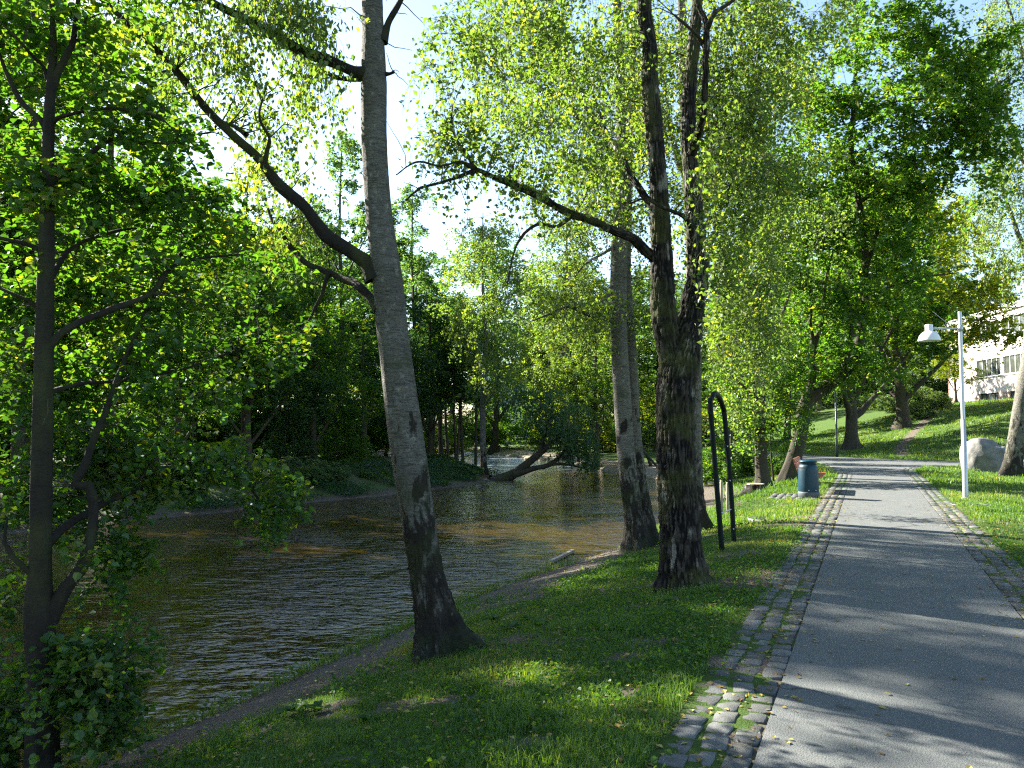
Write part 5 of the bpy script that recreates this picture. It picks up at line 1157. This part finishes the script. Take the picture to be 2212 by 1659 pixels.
# ------------------------------------------------------------------ street furniture
# grey lamp with a bell shade
def lamp():
    b = at(2086, 1076, 18.0); b[2] = 0.0; b[2] = zg(b[0], b[1])
    top = at(2074, 673, 18.0); h = top[2] - b[2]
    e = empty('street_lamp', b, 'slender grey metal lamp post with a bell shaped shade on the right lawn', 'street lamp')
    m = MB(); m.tube([(0, 0, -.2), (0, 0, .06), (0, 0, h * .42)], [.062, .060, .050], 20); m.tube([(0, 0, h * .42), (0, 0, h * .42 + .01), (0, 0, h - .012), (0, 0, h)], [.046, .044, .040, .038], 20); link('pole', m.mesh('pole', True), M['galv'], e)
    m = MB(); m.lathe([(.0, .03), (.10, .03), (.10, .0), (.10, -.1)], 20); link('foot_plate', m.mesh('foot_plate'), M['galv'], e)
    m = MB(); m.tube([(0, 0, h - .39), (-.55, 0, h - .39)], .019, 12); m.tube([(0, 0, h - .46), (0, 0, h - .32)], .056, 20); link('arm', m.mesh('arm', True), M['galv'], e)
    m = MB(); m.tube([(-.15, 0, h - .39), (-.62, 0, h + .0)], .004, 5); link('stay_wire', m.mesh('stay_wire'), M['galv'], e)
    cx_ = -.72
    sh = MB(); sh.lathe([(.0, h - .30), (.075, h - .30), (.082, h - .31), (.082, h - .445), (.10, h - .46), (.16, h - .50), (.205, h - .56), (.228, h - .62), (.236, h - .665), (.236, h - .68), (.226, h - .68), (.21, h - .61), (.15, h - .52), (.0, h - .48)], 40, (cx_, 0, 0)); s = link('lamp_shade', sh.mesh('lamp_shade', True), M['lampshade'], e)
    m = MB(); m.tube([(-.66, 0, h - .39), (-.54, 0, h - .39)], .034, 12); link('bracket', m.mesh('bracket', True), M['galv'], s)
    m = MB(); m.lathe([(.0, h - .645), (.09, h - .64), (.14, h - .62), (.17, h - .60)], 24, (cx_, 0, 0)); link('diffuser', m.mesh('diffuser', True), M['globe'], s)
lamp()
# dark pole on the slope and globe lamp
b = at(1808, 982, 43); zb = zg(b[0], b[1]); e = empty('lamp_post', (b[0], b[1], zb), 'thin dark pole standing at the edge of the cross path', 'lamp post')
hp = at(1808, 812, 43)[2] - zb
m = MB(); m.tube([(0, 0, -.2), (0, 0, .9), (0, 0, .95), (0, 0, hp)], [.075, .075, .055, .045], 14); link('pole', m.mesh('pole', True), M['pole_paint'], e)
m = MB(); m.lathe([(0, hp + .32), (.16, hp + .26), (.26, hp + .12), (.28, hp + .02), (.08, hp), (0, hp)], 20); link('lamp_shade', m.mesh('lamp_shade', True), M['pole_paint'], e)
b = at(1896, 866, 72); zb = zg(b[0], b[1]); e = empty('globe_lamp', (b[0], b[1], zb), 'distant lamp post with a white globe among the bushes', 'street lamp')
hp = b[2] - zb
m = MB(); m.tube([(0, 0, -.2), (0, 0, hp - .2)], .05, 10); link('pole', m.mesh('pole', True), M['galv'], e)
m = MB(); a = np.linspace(-1.45, 1.5, 12); m.lathe([(.27 * math.cos(t), hp + .27 * math.sin(t)) for t in a], 20); link('globe', m.mesh('globe', True), M['globe'], e)

# litter bin
def litter_bin():
    b = at(1747, 1072, 18.25); x, y = b[0], b[1]
    e = empty('litter_bin', (x, y, 0.0), 'blue green barrel shaped litter bin standing on the granite pad', 'litter bin')
    H = .80
    m = MB(); m.lathe([(.0, .03), (.215, .03), (.222, .05), (.222, .14), (.226, .155), (.228, .30), (.225, .45), (.218, .60), (.205, .70), (.188, .745), (.18, .75), (.175, .72)], 44); link('body', m.mesh('body', True), M['bin'], e)
    m = MB(); m.lathe([(.17, .72), (.172, .80), (.195, .805), (.198, .825), (.18, .842), (.10, .86), (0, .865)], 44); link('lid', m.mesh('lid', True), M['bin'], e)
    m = MB(); m.lathe([(.0, .0), (.228, .0), (.236, .015), (.236, .115), (.230, .13), (.222, .13)], 44); link('base_ring', m.mesh('base_ring', True), plain('bin_base', (.045, .06, .065), .6), e)
    for a in (-1.9, -1.2):
        m = MB(); m.tube([(.225 * math.cos(a), .225 * math.sin(a), .17), (.238 * math.cos(a), .238 * math.sin(a), .17)], .012, 10); link('bolt', m.mesh('bolt'), M['galv'], e)
    m = MB(); ang = -1.9
    m = MB(); t = np.linspace(-.45, .45, 9); m2 = [(.207 * math.cos(-2.7 + q), .207 * math.sin(-2.7 + q)) for q in t]
    V = [(p[0] * 1.02, p[1] * 1.02, z_) for z_ in (.60, .69) for p in m2]; m.add(V, np.array([[i, i + 1, i + 10, i + 9] for i in range(8)])); link('opening', m.mesh('opening', True), M['pole_paint'], e)
litter_bin()
# bench behind the bin, seen end-on: back slats to the left, seat to the right
def bench():
    b = at(1752, 1052, 20.0); x, y = b[0], b[1]; z = zg(x, y)
    e = empty('park_bench', (x, y, z), 'red brown slatted bench mostly hidden behind the litter bin', 'bench', rot=math.atan2(PD[1], PD[0]) + .0)
    # local x along the path, local y to the left of the path (away from it); sitters face the path
    Lb = 1.7
    for k in range(3):
        m = MB(); m.box((0, -.10 - .13 * k + .1, .44 - .004 * k), (Lb, .11, .035)); link('seat_slat', m.mesh('seat_slat'), M['bench'], e)
    for k in range(3):
        m = MB(); m.box((0, .24 + .045 * k, .56 + .125 * k), (Lb, .035, .105), 0, -.32); link('back_slat', m.mesh('back_slat'), M['bench'], e)
    for s in (-1, 1):
        m = MB(); px_ = s * Lb * .36
        m.box((px_, .0, .20), (.07, .09, .44)); m.box((px_, -.02, .41), (.06, .46, .04)); m.box((px_, .27, .60), (.05, .05, .48), 0, -.32); m.box((px_, 0, .01), (.08, .45, .04)); link('support', m.mesh('support'), M['concrete'], e)
bench()
# bent tube frame
def tube_frame():
    a = at(1562, 1190, 10.9); b = at(1587, 1173, 11.7)
    za, zb = zg(a[0], a[1]), zg(b[0], b[1])
    A = np.array([a[0], a[1], za - .2]); B = np.array([b[0], b[1], zb - .2])
    A1 = at(1535, 885, 10.95); B1 = at(1566, 905, 11.75)
    t1 = at(1537, 862, 11.02); t2 = at(1543, 850, 11.15); t3 = at(1552, 856, 11.45); t4 = at(1562, 880, 11.7)
    e = empty('tube_frame', (a[0], a[1], za), 'dark green hoop of bent steel tube standing on the grass beside the thick birch', 'metal frame')
    o = np.array([a[0], a[1], za])
    P = catmull(np.c_[np.array([A, (A + A1) / 2, A1, t1, t2, t3, t4, B1, (B + B1) / 2 + [0.012, 0, 0], B]), np.zeros(10)], .04)[:, :3] - o
    m = MB(); m.tube(P, .036, 16); link('hoop', m.mesh('hoop', True), M['green_paint'], e)
    k = .33; p = A + (A1 - A) * k - o; q = B + (B1 - B) * k - o + [0, 0, .02]
    m = MB(); m.tube([p, q], .010, 8); link('crossbar', m.mesh('crossbar', True), M['galv'], e)
    for k in (.2, .55, .8):
        c = B + (B1 - B) * k - o; m = MB(); m.tube([c + [0, -.03, 0], c + [0, -.042, 0]], .009, 8); link('bolt', m.mesh('bolt'), M['galv'], e)
tube_frame()
for k, (px, py, Yd, h, lb) in enumerate(((1559, 1102, 16.6, .78, 'pale wooden stake, the taller of two between the legs of the tube frame'), (1572, 1098, 17.0, .70, 'brown wooden stake, the shorter of two between the legs of the tube frame'))):
    p = at(px, py, Yd); m = MB(); m.tube([(0, 0, -.2), (.0, 0, h - .04), (0, 0, h)], [.03, .03, .018], 9)
    o = link('wooden_stake', m.mesh('wooden_stake', True), M['rotwood']); o.location = (p[0], p[1], zg(p[0], p[1])); o['label'] = lb; o['category'] = 'stake'; o['group'] = 'wooden stakes'
# stump
p = at(1632, 1066, 22.6); zz = zg(p[0], p[1]); e = empty('tree_stump', (p[0], p[1], zz), 'low sawn tree stump in the grass left of the litter bin', 'tree stump')
tr = np.array([(0, 0, -.2, .34), (0, 0, .05, .30), (0, 0, .27, .26)]); link('trunk', trunk_mesh([tr], .04, 36, 'rough', 0, .3, 5), M['bark_rough'], e)
m = MB(); m.lathe([(.0, .272), (.10, .276), (.20, .270), (.235, .268), (.262, .245)], 32); link('cut_face', m.mesh('cut_face', True), M['stump_top'], e)
# manhole covers
def manhole(px, py, label):
    Yd = 1.6 * FPX / (py - 924.0); p = at(px, py, Yd); z = zg(p[0], p[1])
    e = empty('manhole_cover', (p[0], p[1], z + .006), label, 'manhole cover')
    m = MB(); m.lathe([(.36, -.06), (.36, .012), (.315, .014), (.31, .004)], 36); link('rim', m.mesh('rim', True), M['iron'], e)
    m = MB(); m.lathe([(.30, -.03), (.30, .006), (.26, .007), (.255, .002), (.05, .002), (.045, .008), (0, .008)], 36)
    for k in range(-3, 4):
        l = math.sqrt(.25 ** 2 - (k * .065) ** 2) * 2 - .02; m.box((0, k * .065, .0045), (l, .02, .008))
    link('cover_plate', m.mesh('cover_plate'), M['iron'], e)
manhole(1657, 1109, 'round iron manhole cover in the grass between the tube frame and the path')
manhole(2094, 1089, 'round manhole cover in the lawn at the foot of the street lamp')
# posts and boards on the far bank
p = at(461, 1022, 28.2); m = MB(); m.box((0, 0, .28), (.10, .10, .66)); m.box((0, 0, .62), (.15, .15, .04))
o = link('bollard', m.mesh('bollard'), plain('pale_green_paint', (.30, .42, .36), .6)); o.location = (p[0], p[1], zg(p[0], p[1])); o['label'] = 'small pale green post beside the gravel path on the far bank'; o['category'] = 'post'

# boulder
def boulder():
    import bmesh
    c = at(2140, 1016, 30.2); z = zg(c[0], c[1])
    bm = bmesh.new(); bmesh.ops.create_icosphere(bm, subdivisions=5, radius=1.0)
    co = np.array([v.co[:] for v in bm.verts]); 
    V = co.copy()
    # tall blunt head at the left, long back sloping to the right
    X_ = co[:, 0]
    top = np.interp(X_, [-1, -.8, -.45, -.1, .3, .75, 1], [1.15, 1.45, 1.52, 1.30, 1.12, .72, .4])
    V[:, 2] = np.where(co[:, 2] > 0, np.sign(co[:, 2]) * np.abs(co[:, 2]) ** .62 * top, co[:, 2] * .3)
    V[:, 0] = np.sign(X_) * np.abs(X_) ** .80 * 1.05
    V[:, 1] = co[:, 1] * .85
    n = noise(co[:, 0] * 2.2 + 5, co[:, 1] * 2.2, co[:, 2] * 2.2, 4) - .5; n2 = noise(co[:, 0] * 6 + 5, co[:, 1] * 6, co[:, 2] * 6, 9) - .5; n3 = noise(co[:, 0] * 18, co[:, 1] * 18, co[:, 2] * 18, 12) - .5
    V += co * (0.22 * n + .07 * n2 + .02 * n3)[:, None]
    for v, q in zip(bm.verts, V): v.co = q
    for f in bm.faces: f.smooth = True
    me = bpy.data.meshes.new('boulder'); bm.to_mesh(me); bm.free()
    o = link('boulder', me, M['boulder']); o.scale = (.92, .92, .92); o.location = (c[0] - .05, c[1], z); o.rotation_euler = (0, 0, -.1)
    o['label'] = 'big pale grey boulder between the lamp post and the leaning birch at the right'; o['category'] = 'boulder'
boulder()

# rocks along the near water's edge
def rock_mesh(seed):
    import bmesh
    bm = bmesh.new(); bmesh.ops.create_icosphere(bm, subdivisions=3, radius=1.0)
    co = np.array([v.co[:] for v in bm.verts]); n = noise(co[:, 0] * 1.6 + seed, co[:, 1] * 1.6, co[:, 2] * 1.6, seed) - .5; n2 = noise(co[:, 0] * 5 + seed, co[:, 1] * 5, co[:, 2] * 5, seed + 1) - .5
    V = co * (1 + .7 * n + .18 * n2)[:, None] * np.array([1, .7, .45])
    for v, q in zip(bm.verts, V): v.co = q
    for f in bm.faces: f.smooth = True
    me = bpy.data.meshes.new('rock'); bm.to_mesh(me); bm.free(); me.materials.append(M['rock']); return me
RM = [rock_mesh(s) for s in (3, 8, 14, 21)]
rp = [(-2.95, 6.1, .13), (-2.5, 7.0, .11), (-2.28, 7.6, .15), (-2.0, 8.2, .13), (-1.75, 8.8, .16), (-1.2, 10.0, .10), (-.15, 12.1, .16), (.25, 12.8, .12), (1.35, 14.7, .13), (-3.6, 4.9, .18)]
for k, (x, y, s) in enumerate(rp):
    o = bpy.data.objects.new('rock', RM[k % 4]); COL.objects.link(o); o.location = (x, y, -.90 + .1 * s); o.scale = (s, s, s * 1.0); o.rotation_euler = (RNG.uniform(-.2, .2), RNG.uniform(-.2, .2), RNG.uniform(0, 6.3))
    o['label'] = '%s stone along the near water edge counted away from the camera' % ORD[sorted(q[1] for q in rp).index(y)]; o['category'] = 'rock'; o['group'] = 'stones along the near water edge'
a = at(1195, 1236, 0.0 + 14.6); b = at(1243, 1208, 15.9)
m = MB(); d_ = b - a; m.box((0, 0, 0), (np.linalg.norm(d_[:2]), .07, .05)); o = link('timber_edging', m.mesh('timber_edging'), M['rotwood']); o.location = ((a[0] + b[0]) / 2 - .05, (a[1] + b[1]) / 2, -.855); o.rotation_euler = (0.05, 0, math.atan2(d_[1], d_[0])); o['label'] = 'pale weathered timber lying along the water edge behind the leaning birch'; o['category'] = 'timber'

# ------------------------------------------------------------------ grass, weeds, fallen leaves
def scatter(n, x0, x1, y0, y1, rng, keep):
    x = rng.uniform(x0, x1, n); y = rng.uniform(y0, y1, n)
    vis = np.abs(x) < 0.70 * y + 0.9
    x, y = x[vis], y[vis]
    z, dirt, sand, grav = land(x, y, True)
    dp, _ = pldist(x, y, PATH, True); ins = inpoly(x, y, PATH)
    pid = (x - pa[0]) * PD[0] + (y - pa[1]) * PD[1]; pla = (x - pa[0]) * PN[0] + (y - pa[1]) * PN[1]
    onpad = (pid > u0) & (pid < u1) & (pla > v0) & (pla < v1)
    k = keep(x, y, z, dirt, sand, dp, ins) & ~onpad
    return x[k], y[k], z[k], dirt[k], dp[k]
def blades(x, y, z, h, w, rng):
    n = len(x); a = rng.uniform(0, 6.283, n); lean = rng.normal(0, .35, (n, 2)); hh = h * rng.uniform(.5, 1.5, n)
    dx, dy = np.cos(a) * w / 2, np.sin(a) * w / 2
    P = np.stack([x, y, z], -1)
    m = P + np.stack([lean[:, 0] * hh * .35, lean[:, 1] * hh * .35, hh * .6], -1)
    t = P + np.stack([lean[:, 0] * hh * 1.2, lean[:, 1] * hh * 1.2, hh * (1 - .25 * np.abs(lean).sum(1))], -1)
    d = np.stack([dx, dy, 0 * dx], -1)
    V = np.stack([P - d, P + d, m + d * .7, m - d * .7, t], 1).reshape(-1, 3)
    o = np.arange(n)[:, None] * 5
    return V, (o + [0, 1, 2, 3]), (o + [3, 2, 4])
rng = np.random.default_rng(99)
def keep_lawn(x, y, z, dirt, sand, dp, ins):
    pn = noise(x * 1.3, y * 1.3, 0, 31)
    seam = (dp < .47) & ~ins
    return (z > -0.86) & ~ins & (rng.uniform(0, 1, len(x)) > dirt * 1.15) & (sand < .3) & (~seam) & (rng.uniform(0, 1, len(x)) < .35 + 1.1 * pn) & (x > -12)
Vs, Fq, Ft, Rr, n0 = [], [], [], [], 0
for (n, x0, x1, y0, y1, h, w) in ((170000, -4.5, 2.4, 3.0, 8.0, .036, .006), (170000, -3, 7, 7.6, 14, .038, .008), (90000, 1, 11, 13.5, 22, .055, .013), (60000, 3, 22, 21.5, 34, .07, .024), (50000, 5, 14, 4, 14, .045, .008), (50000, 8, 20, 12, 27, .05, .015), (60000, 15, 48, 36, 64, .09, .045)):
    x, y, z, dt, dp = scatter(n, x0, x1, y0, y1, rng, keep_lawn)
    tall = .7 + .7 * noise(x * 1.4, y * 1.4, 0, 78) + 1.1 * (noise(x * 2.1, y * 2.1, 0, 77) > .68)
    V, q, t = blades(x, y, z - .005, h * tall, w, rng)
    Vs.append(V); Fq.append(q + n0); Ft.append(t + n0); tone = np.clip(noise(x * .8, y * .8, 0, 55) * .6 + rng.uniform(0, .4, len(x)), 0, 1)
    Rr.append(tone); n0 += len(V)
R_ = np.concatenate(Rr)
link('lawn_grass', mesh('lawn_grass', np.vstack(Vs), [np.vstack(Fq), np.vstack(Ft)], {'rnd': ('FACE', np.concatenate([R_, R_]))}), M['grass'], kind='stuff', label='green grass of the bank and the lawns')
# grass in the joints between setts
def keep_joint(x, y, z, dirt, sand, dp, ins):
    return ~ins & (dp < .5) & (noise(x * 3.1, y * 3.1, 0, 41) > .56 - .08 * (y < 8)) & (y < 26)
x, y, z, dt, dp = scatter(80000, 0, 14, 2.8, 24, rng, keep_joint)
row = (dp - 0.001) / 0.148; near = np.abs(row - np.round(row)) < .11
k = (near | ((noise(x * 2.2, y * 2.2, 0, 47) > .70) & (y < 9))) & (dp > .03)
x, y, dp = x[k], y[k], dp[k]
V, q, t = blades(x, y, np.full(len(x), -.012), .026, .006, rng)
link('joint_grass', mesh('joint_grass', V, [q, t], {'rnd': ('FACE', np.tile(rng.uniform(0, 1, len(x)), 2))}), M['grass'], kind='stuff', label='grass and moss growing in the joints of the setts')
# low broad leaves among the grass
def keep_weed(x, y, z, dirt, sand, dp, ins): return (z > -.88) & ~ins & (dp > .35) & (noise(x * 1.6, y * 1.6, 0, 63) > .50) & (rng.uniform(0, 1, len(x)) > dirt * .8)
x, y, z, dt, dp = scatter(60000, -4, 7, 3, 15, rng, keep_weed)
V, F, r = leaves(np.stack([x, y, z + rng.uniform(.01, .06, len(x))], -1), None, .034, rng, 'round', 'flat', rng.uniform(0, .8, len(x)))
link('weeds', mesh('weeds', V, [F], {'rnd': ('FACE', np.minimum(r, .9))}), M['leaf_maple'], kind='stuff', label='low broad leaved weeds among the bank grass')
# docks with big blades
def dock_mesh(seed):
    r = np.random.default_rng(seed); n = 11; V = []; F = []
    for k in range(n):
        a = k * 2.4 + r.uniform(-.3, .3); L = r.uniform(.09, .17); w = L * .30; up = r.uniform(.25, .9); o_ = len(V)
        d = np.array([math.cos(a), math.sin(a)]); q = np.array([-d[1], d[0]])
        for i, (t, ww) in enumerate(((0.12, .08), (.35, .8), (.6, 1.0), (.82, .65), (1.0, .05))):
            zc = L * up * (t - .62 * t * t) * 1.3 + .015
            for sg in (-1, 0, 1):
                V.append((*(d * L * t * (1 - .25 * up) + q * w * ww * sg), zc + (.012 * ww if sg else -.004) + r.normal(0, .002)))
        for i in range(4):
            for j in range(2): b_ = o_ + i * 3 + j; F.append((b_, b_ + 1, b_ + 4, b_ + 3))
    me = mesh('leaf', np.array(V), [np.array(F)], {'rnd': ('FACE', np.repeat(r.uniform(.1, .75, n), 8))}, True); me.materials.append(M['leaf_maple']); return me
DM = [dock_mesh(s_) for s_ in (1, 2, 3)]
dk = [(-.02, 7.55, 1.2), (.25, 7.4, 1.0), (.15, 7.9, .9), (-1.55, 5.75, 1.3), (-1.35, 5.6, 1.0), (-.45, 6.1, .8), (.75, 7.2, .9), (.95, 6.6, .8), (-.9, 5.1, .9), (1.25, 5.5, .8), (-.2, 8.3, 1.0), (1.5, 7.6, .8)]
for k, (x, y, sc) in enumerate(dk):
    o = bpy.data.objects.new('dock_plant', DM[k % 3]); COL.objects.link(o); o.location = (x, y, zg(x, y)); o.scale = (sc * .75, sc * .75, sc * .75); o.rotation_euler = (0, 0, k * 1.3)
    o['label'] = '%s broad leaved dock rosette in the bank grass counted away from the camera' % ORD[sorted(q[1] for q in dk).index(y)]; o['category'] = 'plant'; o['group'] = 'dock plants in the bank grass'
# far bank undergrowth
def keep_under(x, y, z, dirt, sand, dp, ins):
    df, _ = pldist(x, y, FB); dn, _ = pldist(x, y, NB)
    return (z > -.86) & (df < dn) & (df < 3.4) & (noise(x * .8, y * .8, 0, 5) > .36)
x, y, z, dt, dp = scatter(260000, -16, 0, 18, 48, rng, keep_under)
hgt = .10 + .40 * noise(x * 1.2, y * 1.2, 0, 15) ** 2 * rng.uniform(0, 1, len(x))
V, F, r = leaves(np.stack([x, y, z + hgt], -1), None, .09, rng, 'quad', 'flat', noise(x, y, 0, 3))
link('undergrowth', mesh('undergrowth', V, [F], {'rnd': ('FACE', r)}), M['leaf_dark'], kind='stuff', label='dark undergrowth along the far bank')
# taller weeds by the water on the near bank
def keep_fringe(x, y, z, dirt, sand, dp, ins):
    dn, _ = pldist(x, y, NB); return (z > -1.02) & (dn < .38) & (noise(x * 1.1, y * 1.1, 0, 91) > .47)
x, y, z, dt, dp = scatter(120000, -4.6, 5, 4, 22, rng, keep_fringe)
V, q, t = blades(x, y, z, .11, .009, rng)
V2, F2, r2 = leaves(np.stack([x, y, z + rng.uniform(.02, .16, len(x))], -1)[::2], None, .04, rng, 'quad', 'flat', rng.uniform(0, .8, len(x[::2])))
link('waterside_weeds', mesh('waterside_weeds', np.vstack([V, V2]), [q, t, F2 + len(V)], {'rnd': ('FACE', np.concatenate([np.tile(rng.uniform(0, .9, len(x)), 2), r2]))}), M['grass'], kind='stuff', label='weeds fringing the near water edge')
# fallen leaves
def keep_all(x, y, z, dirt, sand, dp, ins): return (z > -.86) & (rng.uniform(0, 1, len(x)) < np.where(ins, np.where(dp < .18, .35, .06), np.where(dp < .9, 1.0, .45)))
x, y, z, dt, dp = scatter(24000, -3.5, 9, 3, 20, rng, keep_all)
ins = inpoly(x, y, PATH); z = np.where(ins, .008, np.where(dp < .47, .006, z + rng.uniform(.005, .035, len(z))))
n = len(x); a = rng.uniform(0, 6.28, n); P = np.stack([x, y, z], -1)
ax = np.stack([np.cos(a), np.sin(a), rng.normal(0, .12, n)], -1); bx = np.stack([-np.sin(a), np.cos(a), rng.normal(0, .15, n)], -1); s = (rng.uniform(.020, .050, n))[:, None]; up = np.array([0, 0, 1.0])
V = np.stack([P, P + ax * s * .5 + bx * s * .36 + up * s * .12, P + ax * s + up * s * .05, P + ax * s * .5 - bx * s * .36 + up * s * .16], 1).reshape(-1, 3); o_ = np.arange(n)[:, None] * 4
link('fallen_leaves', mesh('fallen_leaves', V, [np.concatenate([o_ + [0, 1, 2], o_ + [0, 2, 3]], 1).reshape(-1, 3)], {'rnd': ('FACE', np.repeat(rng.uniform(0, 1, n), 2))}), M['litter'], kind='stuff', label='yellow and brown birch leaves fallen on the grass, setts and path')
# pebbles on the bare earth by the water and the sandy bank
def keep_peb(x, y, z, dirt, sand, dp, ins): return (z > -.92) & ((dirt > .45) | (sand > .3)) & ~ins
x, y, z, dt, dp = scatter(26000, -4.5, 8, 4, 34, rng, keep_peb)
n = len(x); s = rng.uniform(.006, .022, n)[:, None]; P = np.stack([x, y, z], -1)
oc = np.array([(1, 0, 0), (0, 1, 0), (-1, 0, 0), (0, -1, 0), (0, 0, .7)], float)
V = (P[:, None] + oc[None] * (s[:, None] * rng.uniform(.6, 1.3, (n, 5, 1)))).reshape(-1, 3); o_ = np.arange(n)[:, None] * 5
link('pebbles', mesh('pebbles', V, [np.concatenate([o_ + [0, 1, 4], o_ + [1, 2, 4], o_ + [2, 3, 4], o_ + [3, 0, 4]], 1).reshape(-1, 3)], None), M['rock'], kind='stuff', label='small pebbles on the bare earth of the bank')
print('TRIS', sum(len(m.polygons) for m in bpy.data.meshes if m.users))
